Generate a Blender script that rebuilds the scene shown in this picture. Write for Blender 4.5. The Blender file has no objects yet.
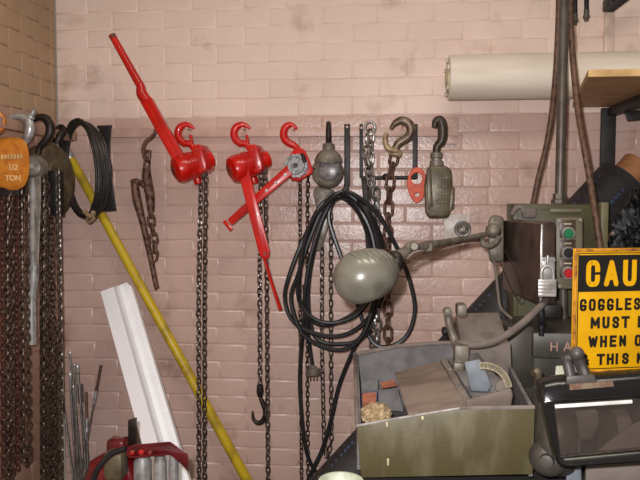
import bpy, bmesh, math, random
from mathutils import Vector, Matrix, noise
random.seed(7)
PI = math.pi
V = Vector
C = bpy.context.scene.collection

# ------------------------------------------------------------------ camera, light, exposure
YAW, PITCH, FPX, CAMZ = math.radians(5.62), math.radians(3.2), 660.0, 1.6
cam_d = bpy.data.cameras.new('camera'); cam = bpy.data.objects.new('camera', cam_d); C.objects.link(cam)
cam_d.sensor_width = 36.0; cam_d.lens = 36.0 * FPX / 640.0; cam_d.clip_start = 0.02
cam.location = (0, 0, CAMZ); cam.rotation_euler = (PI / 2 - PITCH, 0, YAW)
bpy.context.scene.camera = cam
vs = bpy.context.scene.view_settings
vs.view_transform = 'Standard'; vs.look = 'None'; vs.gamma = 1.0; vs.use_curve_mapping = False; vs.exposure = 0.0

w = bpy.data.worlds.new('world'); bpy.context.scene.world = w; w.use_nodes = True
w.node_tree.nodes['Background'].inputs[0].default_value = (1.0, 0.86, 0.70, 1); w.node_tree.nodes['Background'].inputs[1].default_value = 0.16

def lamp(name, kind, loc, energy, color, rot=(0, 0, 0), **kw):
    d = bpy.data.lights.new(name, kind); d.energy = energy; d.color = color
    for k, v in kw.items(): setattr(d, k, v)
    o = bpy.data.objects.new(name, d); C.objects.link(o); o.location = loc; o.rotation_euler = rot
    return o
flash = lamp('camera_flash', 'POINT', (-0.045, 0.0, CAMZ + 0.065), 112, (1.0, 0.975, 0.985), shadow_soft_size=0.018)
overhead_fill = lamp('ambient_fill', 'AREA', (0.25, 1.0, 3.3), 26, (1.0, 0.88, 0.74), rot=(math.radians(-18), 0, 0), shape='RECTANGLE', size=1.4, size_y=0.5)  # unseen soft source overhead, added as warm ambient fill beside the flash

# ------------------------------------------------------------------ pixel -> place
FWD = V((-math.sin(YAW) * math.cos(PITCH), math.cos(YAW) * math.cos(PITCH), -math.sin(PITCH)))
RGT = V((math.cos(YAW), math.sin(YAW), 0)); UPV = RGT.cross(FWD)
def P(px, py, Y):
    d = FWD + RGT * ((px - 320) / FPX) + UPV * ((240 - py) / FPX)
    return V((0, 0, CAMZ)) + d * (Y / d.y)
def PP(pts, Y=2.42):
    return [P(p[0], p[1], p[2] if len(p) > 2 else Y) for p in pts]
def rp(px, Y): return px * Y / FPX

# ------------------------------------------------------------------ materials
def lin(c):
    c = c / 255.0
    return c / 12.92 if c <= 0.04045 else ((c + 0.055) / 1.055) ** 2.4
def rgb(t): return (lin(t[0]), lin(t[1]), lin(t[2]), 1)
def mat(name, col, rough=0.5, metal=0.0, col2=None, scale=18.0, lo=0.42, hi=0.62, bump=0.0, bscale=120.0, coat=0.0, rough2=None, stretch=None):
    m = bpy.data.materials.new(name); m.use_nodes = True
    n, l = m.node_tree.nodes, m.node_tree.links
    b = n['Principled BSDF']
    b.inputs['Roughness'].default_value = rough; b.inputs['Metallic'].default_value = metal
    b.inputs['Coat Weight'].default_value = coat
    tc = n.new('ShaderNodeTexCoord'); src = tc.outputs['Object']
    if stretch:
        mp = n.new('ShaderNodeMapping'); mp.inputs['Scale'].default_value = stretch; l.new(src, mp.inputs['Vector']); src = mp.outputs['Vector']
    if col2 is None: col2 = tuple(v * 0.84 for v in col)
    nz = n.new('ShaderNodeTexNoise'); nz.inputs['Scale'].default_value = scale; nz.inputs['Detail'].default_value = 6; l.new(src, nz.inputs['Vector'])
    cr = n.new('ShaderNodeValToRGB'); cr.color_ramp.elements[0].position = lo; cr.color_ramp.elements[1].position = hi
    cr.color_ramp.elements[0].color = rgb(col); cr.color_ramp.elements[1].color = rgb(col2)
    l.new(nz.outputs['Fac'], cr.inputs['Fac']); l.new(cr.outputs['Color'], b.inputs['Base Color'])
    if rough2 is not None:
        mr = n.new('ShaderNodeMapRange'); mr.inputs['From Min'].default_value = lo; mr.inputs['From Max'].default_value = hi
        mr.inputs['To Min'].default_value = rough; mr.inputs['To Max'].default_value = rough2
        l.new(nz.outputs['Fac'], mr.inputs['Value']); l.new(mr.outputs['Result'], b.inputs['Roughness'])
    if bump:
        n2 = n.new('ShaderNodeTexNoise'); n2.inputs['Scale'].default_value = bscale; n2.inputs['Detail'].default_value = 4; l.new(tc.outputs['Object'], n2.inputs['Vector'])
        bp = n.new('ShaderNodeBump'); bp.inputs['Strength'].default_value = bump; bp.inputs['Distance'].default_value = 0.004
        l.new(n2.outputs['Fac'], bp.inputs['Height']); l.new(bp.outputs['Normal'], b.inputs['Normal'])
    return m

ZPAINT = P(330, 115.6, 2.5).z
def wall_mat(name, up, up2, low, low2, rough):
    """two coats of old gloss paint: cream above the line, dull pink below, with soot stains"""
    m = bpy.data.materials.new(name); m.use_nodes = True
    n, l = m.node_tree.nodes, m.node_tree.links; b = n['Principled BSDF']
    geo = n.new('ShaderNodeNewGeometry'); sep = n.new('ShaderNodeSeparateXYZ'); l.new(geo.outputs['Position'], sep.inputs[0])
    def noise_(scale, detail=5):
        t = n.new('ShaderNodeTexNoise'); t.inputs['Scale'].default_value = scale; t.inputs['Detail'].default_value = detail
        l.new(geo.outputs['Position'], t.inputs['Vector']); return t.outputs['Fac']
    def ramp(fac, c1, c2, lo, hi):
        r = n.new('ShaderNodeValToRGB'); r.color_ramp.elements[0].position = lo; r.color_ramp.elements[1].position = hi
        r.color_ramp.elements[0].color = rgb(c1); r.color_ramp.elements[1].color = rgb(c2); l.new(fac, r.inputs['Fac']); return r.outputs['Color']
    big = noise_(2.6)
    cu, cl = ramp(big, up, up2, 0.42, 0.70), ramp(big, low, low2, 0.40, 0.70)
    wob = n.new('ShaderNodeMath'); wob.operation = 'MULTIPLY_ADD'; l.new(noise_(14), wob.inputs[0]); wob.inputs[1].default_value = 0.010
    l.new(sep.outputs['Z'], wob.inputs[2])
    gt = n.new('ShaderNodeMath'); gt.operation = 'GREATER_THAN'; l.new(wob.outputs[0], gt.inputs[0]); gt.inputs[1].default_value = ZPAINT + 0.005
    mx = n.new('ShaderNodeMix'); mx.data_type = 'RGBA'; l.new(gt.outputs[0], mx.inputs['Factor']); l.new(cl, mx.inputs[6]); l.new(cu, mx.inputs[7])
    # small stains with their own shape
    st = ramp(noise_(7.0, 8), (255, 255, 255), (176, 160, 146), 0.60, 0.80)
    mu = n.new('ShaderNodeMix'); mu.data_type = 'RGBA'; mu.blend_type = 'MULTIPLY'; mu.inputs['Factor'].default_value = 0.7
    l.new(mx.outputs[2], mu.inputs[6]); l.new(st, mu.inputs[7]); l.new(mu.outputs[2], b.inputs['Base Color'])
    mr = n.new('ShaderNodeMapRange'); mr.inputs['To Min'].default_value = rough; mr.inputs['To Max'].default_value = rough + 0.16
    l.new(gt.outputs[0], mr.inputs['Value']); l.new(mr.outputs['Result'], b.inputs['Roughness'])
    bp = n.new('ShaderNodeBump'); bp.inputs['Strength'].default_value = 0.36; bp.inputs['Distance'].default_value = 0.004
    l.new(noise_(75, 3), bp.inputs['Height']); l.new(bp.outputs['Normal'], b.inputs['Normal'])
    return m

M_wall = wall_mat('painted_brick_back', (234, 211, 197), (222, 198, 183), (208, 179, 167), (195, 164, 152), 0.30)
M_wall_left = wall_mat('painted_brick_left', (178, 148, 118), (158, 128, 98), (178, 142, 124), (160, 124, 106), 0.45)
M_rail = mat('rail_paint', (206, 174, 160), 0.4, 0, (194, 160, 146), bump=0.2)
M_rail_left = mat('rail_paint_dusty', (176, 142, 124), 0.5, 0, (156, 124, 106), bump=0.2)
M_floor = mat('concrete', (120, 112, 104), 0.8, 0, (98, 92, 86), scale=6, bump=0.2)
M_red = mat('red_enamel', (208, 24, 14), 0.3, 0, (184, 18, 11), scale=9, coat=0.2, bump=0.05, bscale=60)
M_redworn = mat('worn_edge_red', (176, 34, 24), 0.4, 0, (104, 66, 52), scale=40, lo=0.5, hi=0.62)
M_darkred = mat('dark_red_paint', (108, 17, 22), 0.32, 0, (74, 14, 17), scale=22, coat=0.3)
M_ratchet = mat('cast_grey', (138, 136, 136), 0.35, 0.25, (104, 102, 102), scale=60, bump=0.2)
M_chain = mat('oiled_chain', (112, 102, 94), 0.3, 0.55, (62, 54, 48), scale=60)
M_darkchain = mat('dark_chain', (98, 80, 68), 0.36, 0.5, (50, 38, 32), scale=70)
M_rustchain = mat('rusty_chain', (118, 90, 76), 0.6, 0.45, (66, 40, 30), scale=60)
M_redrust = mat('red_rust_chain', (98, 52, 38), 0.7, 0.3, (58, 30, 24), scale=60)
M_brightchain = mat('galvanised_chain', (178, 176, 172), 0.32, 0.85, (126, 122, 118), scale=60)
M_steel = mat('bright_steel', (186, 184, 182), 0.3, 0.45, (136, 132, 128), scale=30, rough2=0.5)
M_darksteel = mat('dark_steel', (60, 52, 48), 0.45, 0.6, (40, 34, 32), scale=40)
M_black = mat('black_iron', (38, 34, 34), 0.5, 0.2, (24, 22, 22), scale=30, bump=0.1)
M_rubber = mat('black_rubber', (34, 34, 37), 0.36, 0, (24, 24, 26), scale=30)
M_greyhoist = mat('worn_grey_paint', (136, 128, 118), 0.36, 0.25, (96, 88, 80), scale=26, bump=0.15, rough2=0.6)
M_olive = mat('dusty_olive_metal', (110, 98, 76), 0.45, 0.3, (84, 72, 56), scale=22, bump=0.15)
M_olivebox = mat('olive_clamp', (104, 94, 74), 0.38, 0.2, (82, 72, 58), scale=35, bump=0.15, bscale=60)
M_orange = mat('orange_paint', (206, 130, 42), 0.42, 0, (184, 108, 34), scale=40, bump=0.15)
M_orangered = mat('orange_red_paint', (214, 76, 18), 0.5, 0, (190, 58, 14), scale=30)
M_tanhook = mat('tan_forging', (128, 112, 96), 0.42, 0.5, (92, 76, 64), scale=40)
M_brass = mat('dull_brass', (176, 152, 118), 0.42, 0.15, (136, 112, 84), scale=50)
M_yellow = mat('yellow_pole_paint', (206, 176, 36), 0.4, 0, (150, 122, 40), scale=14, lo=0.5, hi=0.72)
M_white = mat('white_vinyl', (250, 250, 252), 0.35, 0, (244, 244, 248), scale=6)
M_paper = mat('cream_roll', (232, 222, 206), 0.6, 0, (222, 210, 192), scale=3.0, stretch=(1, 8, 8), bump=0.05)
M_plywood = mat('plywood', (190, 150, 106), 0.6, 0, (160, 122, 82), scale=5, stretch=(2, 14, 14), bump=0.05)
M_plyedge = mat('plywood_edge', (214, 178, 122), 0.6, 0, (186, 148, 96), scale=10)
M_pipe = mat('conduit_steel', (98, 90, 82), 0.45, 0.4, (80, 72, 64), scale=20)
M_brownhose = mat('brown_hose', (104, 74, 56), 0.55, 0, (66, 46, 36), scale=60, bump=0.2)
M_felt = mat('black_roll_felt', (48, 46, 47), 0.6, 0, (36, 34, 35), scale=25, bump=0.1)
M_bluemark = mat('blue_print', (66, 80, 112), 0.6)
M_card = mat('cardboard', (188, 134, 88), 0.7, 0, (164, 112, 70), scale=14)
M_green = mat('olive_green_enamel', (84, 82, 54), 0.42, 0, (70, 66, 46), scale=9, bump=0.05)
M_greendust = mat('dusty_green_enamel', (112, 104, 76), 0.55, 0, (92, 86, 60), scale=12)
M_boxbrown = mat('brown_grey_enamel', (84, 68, 60), 0.34, 0.2, (60, 48, 44), scale=14)
M_panelgrey = mat('olive_grey_panel', (110, 102, 82), 0.45, 0, (94, 86, 70), scale=12)
M_butgreen = mat('green_button', (26, 120, 74), 0.35)
M_butblack = mat('black_button', (20, 20, 22), 0.4)
M_butred = mat('red_button', (186, 26, 34), 0.35)
M_chrome = mat('chrome', (206, 203, 200), 0.25, 0.4, (166, 162, 158), scale=40)
M_signyellow = mat('sign_yellow', (222, 166, 6), 0.38, 0, (208, 152, 6), scale=8)
M_signblack = mat('sign_black', (30, 27, 24), 0.4)
M_lampgrey = mat('lamp_grey_green', (120, 117, 105), 0.28, 0.1, (92, 87, 77), scale=12, rough2=0.45, coat=0.2)
M_armgrey = mat('dusty_arm', (118, 110, 98), 0.5, 0.2, (90, 82, 72), scale=34, bump=0.1)
M_trayout = mat('tray_olive', (78, 70, 42), 0.55, 0, (100, 92, 68), scale=16, lo=0.48, hi=0.70, bump=0.1, stretch=(1.6, 1, 0.5))
M_trayin = mat('tray_dust', (110, 106, 105), 0.8, 0, (88, 84, 83), scale=20, bump=0.2)
M_dust = mat('dusty_grey', (118, 107, 99), 0.8, 0, (98, 88, 82), scale=18, bump=0.15)
M_tandust = mat('tan_grit_plate', (122, 107, 96), 0.8, 0, (102, 88, 78), scale=9, stretch=(1, 3, 1))
M_bluegrey = mat('blue_grey_plate', (122, 128, 136), 0.6, 0.1, (104, 110, 116), scale=16)
M_scale = mat('scale_cream', (200, 190, 150), 0.5)
M_rag = mat('tan_rag', (170, 148, 114), 0.9, 0, (140, 116, 86), scale=60, bump=0.5)
M_brick = mat('orange_brick', (160, 92, 62), 0.8, 0, (130, 74, 52), scale=40)
M_housing = mat('grey_housing', (76, 71, 64), 0.45, 0.2, (60, 56, 50), scale=16)
M_pinkletter = mat('pink_letter', (186, 148, 128), 0.5)
M_shieldblack = mat('shield_black', (24, 23, 23), 0.22, 0.0, (42, 39, 37), scale=18, lo=0.55, hi=0.75, rough2=0.6)
M_label = mat('tan_label', (112, 96, 74), 0.85, 0, (96, 66, 54), scale=70)
M_pale = mat('pale_card', (196, 196, 172), 0.6)
M_palegreen = mat('pale_tub', (190, 196, 176), 0.4)
M_wirerope = mat('wire_rope', (66, 62, 60), 0.42, 0.55, (36, 34, 34), scale=160, stretch=(1, 1, 1.6))
M_rod = mat('zinc_rod', (122, 117, 110), 0.4, 0.4, (88, 83, 78), scale=40)
M_outlet = mat('outlet_plate', (214, 204, 194), 0.4, 0, (186, 176, 166), scale=30)
M_wood = mat('bench_wood', (120, 90, 62), 0.7, 0, (92, 66, 46), scale=6, stretch=(1, 8, 8))

M_glass = bpy.data.materials.new('scratched_glass'); M_glass.use_nodes = True
_n, _l = M_glass.node_tree.nodes, M_glass.node_tree.links
_n.remove(_n['Principled BSDF'])
_t = _n.new('ShaderNodeBsdfTransparent'); _t.inputs[0].default_value = (0.74, 0.73, 0.72, 1)
_g = _n.new('ShaderNodeBsdfGlossy'); _g.inputs['Roughness'].default_value = 0.06
_d = _n.new('ShaderNodeBsdfDiffuse'); _d.inputs[0].default_value = rgb((170, 150, 140))
_m1 = _n.new('ShaderNodeMixShader'); _m1.inputs[0].default_value = 0.06; _m2 = _n.new('ShaderNodeMixShader'); _m2.inputs[0].default_value = 0.045
_l.new(_t.outputs[0], _m1.inputs[1]); _l.new(_g.outputs[0], _m1.inputs[2]); _l.new(_m1.outputs[0], _m2.inputs[1]); _l.new(_d.outputs[0], _m2.inputs[2])
_l.new(_m2.outputs[0], _n['Material Output'].inputs[0])

# ------------------------------------------------------------------ mesh collector
def catmull(pts, n=6, closed=False):
    pts = [V(p) for p in pts]; out = []; N = len(pts)
    rng = range(N if closed else N - 1)
    for i in rng:
        if closed: p0, p1, p2, p3 = pts[i - 1], pts[i], pts[(i + 1) % N], pts[(i + 2) % N]
        else: p0, p1, p2, p3 = pts[max(i - 1, 0)], pts[i], pts[i + 1], pts[min(i + 2, N - 1)]
        for k in range(n):
            t = k / n
            out.append(0.5 * ((2 * p1) + (p2 - p0) * t + (2 * p0 - 5 * p1 + 4 * p2 - p3) * t * t + (3 * p1 - p0 - 3 * p2 + p3) * t ** 3))
    if not closed: out.append(pts[-1])
    return out
def lerp_list(vals, n):
    """resample a list of radii for catmull(pts, n)"""
    out = []
    for i in range(len(vals) - 1):
        for k in range(n): out.append(vals[i] + (vals[i + 1] - vals[i]) * k / n)
    out.append(vals[-1]); return out

class MB:
    def __init__(s): s.bm = bmesh.new()
    def merge(s, bm2):
        me = bpy.data.meshes.new('tmp'); bm2.to_mesh(me); bm2.free(); s.bm.from_mesh(me); bpy.data.meshes.remove(me); return s
    def box(s, c, size, bev=0.0, rot=None, axes=None, seg=2):
        b = bmesh.new(); bmesh.ops.create_cube(b, size=1.0)
        bmesh.ops.scale(b, vec=size, verts=b.verts)
        if bev: bmesh.ops.bevel(b, geom=b.edges[:], offset=bev, segments=seg, profile=0.5, affect='EDGES')
        if rot is not None: bmesh.ops.rotate(b, matrix=rot, verts=b.verts)
        if axes is not None:
            m = Matrix((axes[0], axes[1], axes[2])).transposed(); bmesh.ops.transform(b, matrix=m.to_4x4(), verts=b.verts)
        bmesh.ops.translate(b, vec=V(c), verts=b.verts)
        return s.merge(b)
    def hexa(s, front, back, bev=0.0, seg=2):
        """solid between two matching outlines (front seen by the camera)"""
        b = bmesh.new(); n = len(front)
        f = [b.verts.new(p) for p in front]; k = [b.verts.new(p) for p in back]
        b.faces.new(f); b.faces.new(list(reversed(k)))
        for i in range(n): b.faces.new((f[i], k[i], k[(i + 1) % n], f[(i + 1) % n]))
        bmesh.ops.recalc_face_normals(b, faces=b.faces)
        if bev: bmesh.ops.bevel(b, geom=b.edges[:], offset=bev, segments=seg, profile=0.5, affect='EDGES', clamp_overlap=True)
        return s.merge(b)
    def slab(s, pts, vec, bev=0.0, seg=2):
        pts = [V(p) for p in pts]; return s.hexa(pts, [p + V(vec) for p in pts], bev, seg)
    def tube(s, pts, r, seg=8, caps=True, closed=False, flat=None):
        bm = s.bm; pts = [V(p) for p in pts]; N = len(pts)
        rr = r if isinstance(r, (list, tuple)) else [r] * N
        tang = []
        for i in range(N):
            a = pts[i - 1] if (i > 0 or closed) else pts[i]; b = pts[(i + 1) % N] if (i < N - 1 or closed) else pts[i]
            t = (b - a); tang.append(t.normalized() if t.length > 1e-9 else V((0, 0, 1)))
        t0 = tang[0]; u = t0.orthogonal().normalized()
        if flat is not None: u = (V(flat[2]) - t0 * V(flat[2]).dot(t0)).normalized()
        rings = []
        for i in range(N):
            t = tang[i]; u = (u - t * u.dot(t)); u = u.normalized() if u.length > 1e-6 else t.orthogonal().normalized()
            v = t.cross(u); ring = []
            for k in range(seg):
                a = 2 * PI * (k + 0.5) / seg
                if flat is None: off = (u * math.cos(a) + v * math.sin(a)) * rr[i]
                else: off = u * math.cos(a) * flat[0] * rr[i] + v * math.sin(a) * flat[1] * rr[i]
                ring.append(bm.verts.new(pts[i] + off))
            rings.append(ring)
        for i in range(N if closed else N - 1):
            A, B = rings[i], rings[(i + 1) % N]
            for k in range(seg): bm.faces.new((A[k], A[(k + 1) % seg], B[(k + 1) % seg], B[k]))
        if caps and not closed:
            bm.faces.new(list(reversed(rings[0]))); bm.faces.new(rings[-1])
        return s
    def stube(s, pts, r, n=6, seg=8, closed=False, flat=None):
        p = catmull(pts, n, closed)
        rr = lerp_list(r, n) if isinstance(r, (list, tuple)) else r
        return s.tube(p, rr, seg, True, closed, flat)
    def lathe(s, p0, axis, prof, seg=24):
        bm = s.bm; p0 = V(p0); t = V(axis).normalized(); u = t.orthogonal().normalized(); v = t.cross(u); rings = []
        for d, r in prof:
            c = p0 + t * d
            if r < 1e-6: rings.append([bm.verts.new(c)])
            else: rings.append([bm.verts.new(c + (u * math.cos(2 * PI * k / seg) + v * math.sin(2 * PI * k / seg)) * r) for k in range(seg)])
        for A, B in zip(rings, rings[1:]):
            for k in range(seg):
                k2 = (k + 1) % seg
                if len(A) == 1 and len(B) == 1: continue
                if len(A) == 1: bm.faces.new((A[0], B[k2], B[k]))
                elif len(B) == 1: bm.faces.new((A[k], A[k2], B[0]))
                else: bm.faces.new((A[k], A[k2], B[k2], B[k]))
        if len(rings[0]) > 1: bm.faces.new(list(reversed(rings[0])))
        if len(rings[-1]) > 1: bm.faces.new(rings[-1])
        return s
    def cyl(s, a, b, r, r2=None, seg=20, bev=0.0):
        a, b = V(a), V(b); L = (b - a).length; r2 = r if r2 is None else r2
        pr = [(0, r), (L, r2)] if not bev else [(0, r - bev), (bev * .3, r - bev * .3), (bev, r), (L - bev, r2), (L - bev * .3, r2 - bev * .3), (L, r2 - bev)]
        return s.lathe(a, b - a, pr, seg)
    def ball(s, c, r, sc=(1, 1, 1), seg=16):
        b = bmesh.new(); bmesh.ops.create_uvsphere(b, u_segments=seg, v_segments=max(6, seg // 2), radius=r)
        bmesh.ops.scale(b, vec=sc, verts=b.verts); bmesh.ops.translate(b, vec=V(c), verts=b.verts); return s.merge(b)
    def chain(s, path, pitch=0.022, wire=0.0055, width=0.021, phase=PI / 4, nring=12, seg=6, wob=0.12):
        path = [V(p) for p in path]; cum = [0.0]
        for a, b in zip(path, path[1:]): cum.append(cum[-1] + (b - a).length)
        n = int(cum[-1] / pitch); j = 0
        a_ = (pitch + wire) / 2; b_ = (width - wire) / 2; st = max(a_ - b_, 0)
        for i in range(n + 1):
            d = i * pitch
            while j < len(cum) - 2 and cum[j + 1] < d: j += 1
            f = (d - cum[j]) / max(cum[j + 1] - cum[j], 1e-9); c = path[j].lerp(path[j + 1], min(f, 1))
            t = (path[j + 1] - path[j]).normalized()
            u0 = V((1, 0, 0)) - t * t.x; u0 = u0.normalized() if u0.length > 0.1 else t.orthogonal().normalized()
            v0 = t.cross(u0); ang = phase + (i % 2) * PI / 2 + random.uniform(-wob, wob)
            u = u0 * math.cos(ang) + v0 * math.sin(ang)
            ring = []
            for k in range(nring):
                q = 2 * PI * (k + .5) / nring; cx, sx = math.cos(q), math.sin(q)
                ring.append(c + u * (b_ * cx) + t * (b_ * sx + (st if sx > 0 else -st)))
            s.tube(ring, wire / 2, seg, False, True)
        return s
    def text(s, body, size, o, xd, yd, depth=0.0008, bold=0.0, sx=1.0, align='LEFT'):
        cu = bpy.data.curves.new('t', 'FONT'); cu.body = body; cu.size = size; cu.extrude = depth; cu.offset = bold; cu.align_x = align
        ob = bpy.data.objects.new('t', cu); C.objects.link(ob); bpy.context.view_layer.update()
        me = bpy.data.meshes.new_from_object(ob.evaluated_get(bpy.context.evaluated_depsgraph_get()))
        xd, yd = V(xd).normalized(), V(yd).normalized(); zd = xd.cross(yd)
        m = Matrix(((xd.x * sx, yd.x, zd.x, o[0]), (xd.y * sx, yd.y, zd.y, o[1]), (xd.z * sx, yd.z, zd.z, o[2]), (0, 0, 0, 1)))
        me.transform(m); s.bm.from_mesh(me)
        bpy.data.objects.remove(ob); bpy.data.curves.remove(cu); bpy.data.meshes.remove(me); return s
    def plate(s, outlines, o, xd, yd, depth, bev=0.0):
        """flat plate with holes: first outline outer, the rest holes"""
        cu = bpy.data.curves.new('t', 'CURVE'); cu.dimensions = '2D'; cu.fill_mode = 'BOTH'; cu.extrude = depth / 2; cu.bevel_depth = bev; cu.bevel_resolution = 1
        for ol in outlines:
            sp = cu.splines.new('POLY'); sp.points.add(len(ol) - 1); sp.use_cyclic_u = True
            for q, (x, y) in zip(sp.points, ol): q.co = (x, y, 0, 1)
        ob = bpy.data.objects.new('t', cu); C.objects.link(ob); bpy.context.view_layer.update()
        me = bpy.data.meshes.new_from_object(ob.evaluated_get(bpy.context.evaluated_depsgraph_get()))
        xd, yd = V(xd).normalized(), V(yd).normalized(); zd = xd.cross(yd)
        me.transform(Matrix(((xd.x, yd.x, zd.x, o[0]), (xd.y, yd.y, zd.y, o[1]), (xd.z, yd.z, zd.z, o[2]), (0, 0, 0, 1))))
        s.bm.from_mesh(me)
        bpy.data.objects.remove(ob); bpy.data.curves.remove(cu); bpy.data.meshes.remove(me); return s

ROOT = {}
def root_loc(o):
    while o.parent: o = o.parent
    return V(o.location)
def thing(name, label, cat, loc, group=None):
    o = bpy.data.objects.new(name, None); C.objects.link(o); o.location = loc; o.empty_display_size = 0.05
    o['label'] = label; o['category'] = cat
    if group: o['group'] = group
    return o
def part(name, mb, m, parent=None, label=None, angle=38, origin=None):
    me = bpy.data.meshes.new(name); bmesh.ops.recalc_face_normals(mb.bm, faces=mb.bm.faces[:])
    mb.bm.to_mesh(me); mb.bm.free()
    o = bpy.data.objects.new(name, me); C.objects.link(o); me.materials.append(m)
    if parent is not None:
        me.transform(Matrix.Translation(-root_loc(parent))); o.parent = parent
    elif origin is not None:
        me.transform(Matrix.Translation(-V(origin))); o.location = origin
    me.polygons.foreach_set('use_smooth', [True] * len(me.polygons)); me.set_sharp_from_angle(angle=math.radians(angle))
    if label: o['label'] = label
    return o
def single(name, mb, m, label, cat, group=None, angle=38, origin=None):
    o = part(name, mb, m, None, label, angle, origin); o['category'] = cat
    if group: o['group'] = group
    return o
def structure(name, mb, m, angle=38):
    o = part(name, mb, m, None, None, angle); o['kind'] = 'structure'; return o
def circle(cx, cy, r, n=24, rev=False):
    pts = [(cx + r * math.cos(2 * PI * k / n), cy + r * math.sin(2 * PI * k / n)) for k in range(n)]
    return pts[::-1] if rev else pts
def strand(name, m, parent, pts, pitch, wire, width, label=None, **kw):
    mb = MB(); mb.chain(pts, pitch, wire, width, **kw); return part(name, mb, m, parent, label)
X, Yv, Z = V((1, 0, 0)), V((0, 1, 0)), V((0, 0, 1))

# ================================================================== SETTING
WX, WY, COURSE, BRICK = P(57, 100, 2.5).x, 2.5, 0.0677, 0.2055
def brick_wall(mb, joints_fn, u0, u1, place, z0r, z1r):
    for r in range(z0r, z1r):
        zb = ZPAINT + r * COURSE; js = joints_fn(r)
        js = [u0] + [j for j in js if u0 + 0.03 < j < u1 - 0.03] + [u1]
        for a, b in zip(js, js[1:]):
            g = 0.0035; t = random.uniform(-0.0008, 0.0004); tx, tz = random.uniform(-.0006, .0006), random.uniform(-.0005, .0005)
            rings = []
            for ins, d in ((0.0, 0.0042), (0.0010, 0.0036), (0.0024, 0.0014), (0.0040, 0.0003), (0.008, 0.0)):
                ring = []
                for (uu, zz, su, sz) in ((a, zb, 1, 1), (b, zb, -1, 1), (b, zb + COURSE, -1, -1), (a, zb + COURSE, 1, -1)):
                    dd = d + (0 if d > 0.004 else (t + tx * su + tz * sz) * min(1, (0.0042 - d) / 0.0025))
                    ring.append(mb.bm.verts.new(place(uu + su * ins, dd, zz + sz * ins)))
                rings.append(ring)
            for A, B in zip(rings, rings[1:]):
                for k in range(4): mb.bm.faces.new((A[k], A[(k + 1) % 4], B[(k + 1) % 4], B[k]))
            mb.bm.faces.new(rings[-1])
JX = P(165, 160, 2.5).x
def joints_back(r):
    ph = JX if (r % 2 == 1) else JX + BRICK * 0.52
    if r % 13 == 9:   # header course
        return [ph + k * BRICK / 2 + random.uniform(-.004, .004) for k in range(-16, 40)]
    return [ph + k * BRICK + random.uniform(-.006, .006) for k in range(-8, 20)]
mb = MB(); brick_wall(mb, joints_back, WX, 2.0, lambda u, d, z: V((u, WY + d, z)), -29, 15)
mb.box(((WX + 2.0) / 2, WY + 0.1041, 1.4), (2.0 - WX, 0.2, 2.9))
structure('wall_back', mb, M_wall, 50)
def joints_left(r):
    if r % 2: return [2.46, 2.375] + [2.375 - .203 * k for k in range(1, 14)]
    return [2.46, 2.334, 2.251] + [2.251 - .203 * k for k in range(1, 13)]
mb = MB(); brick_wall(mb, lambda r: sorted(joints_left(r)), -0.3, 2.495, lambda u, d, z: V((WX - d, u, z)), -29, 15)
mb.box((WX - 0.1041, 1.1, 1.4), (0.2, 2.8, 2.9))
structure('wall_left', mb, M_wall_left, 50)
mb = MB(); mb.box((0.35, 1.1, -0.05), (3.4, 3.0, 0.1)); structure('floor', mb, M_floor)

# ================================================================== RAILS
r0, r1 = P(104, 133.0, 2.485), P(458, 131.5, 2.485)
rail = thing('hook_rail', 'long flat painted rail across the back wall carrying the red hoists', 'rail', r0)
mb = MB(); ax = (r1 - r0).normalized()
mb.box((r0 + r1) / 2, ((r1 - r0).length, 0.022, 0.035), 0.002, axes=(ax, Yv, ax.cross(Yv)))
part('bar', mb, M_rail, rail)
mb = MB(); c = P(451, 131, 2.492); mb.box(c, (0.05, 0.012, 0.098), 0.003)
for py in (121, 142):
    q = P(451, py, 2.486); mb.cyl(q, q - Yv * 0.008, 0.006)
part('end_plate', mb, M_rail, rail)
def peg(px, py, Yend=2.415, r=0.005):
    Yend = max(Yend, 2.412); a = P(px, py - 1.2, 2.42); mb = MB(); mb.cyl((a.x, 2.49, a.z), (a.x, Yend, a.z), r, seg=12, bev=.001)
    part('peg', mb, M_rail, rail)

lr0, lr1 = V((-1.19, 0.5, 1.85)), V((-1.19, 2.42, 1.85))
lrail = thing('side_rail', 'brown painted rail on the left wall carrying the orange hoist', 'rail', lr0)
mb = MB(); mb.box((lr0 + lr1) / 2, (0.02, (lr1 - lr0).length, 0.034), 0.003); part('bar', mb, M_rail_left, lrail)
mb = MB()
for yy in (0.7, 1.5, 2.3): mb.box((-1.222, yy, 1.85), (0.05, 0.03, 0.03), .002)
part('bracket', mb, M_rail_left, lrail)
mb = MB(); mb.box(P(65, 136, 2.43), (0.085, 0.025, 0.036), .003); part('end_block', mb, M_rail_left, lrail)

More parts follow.
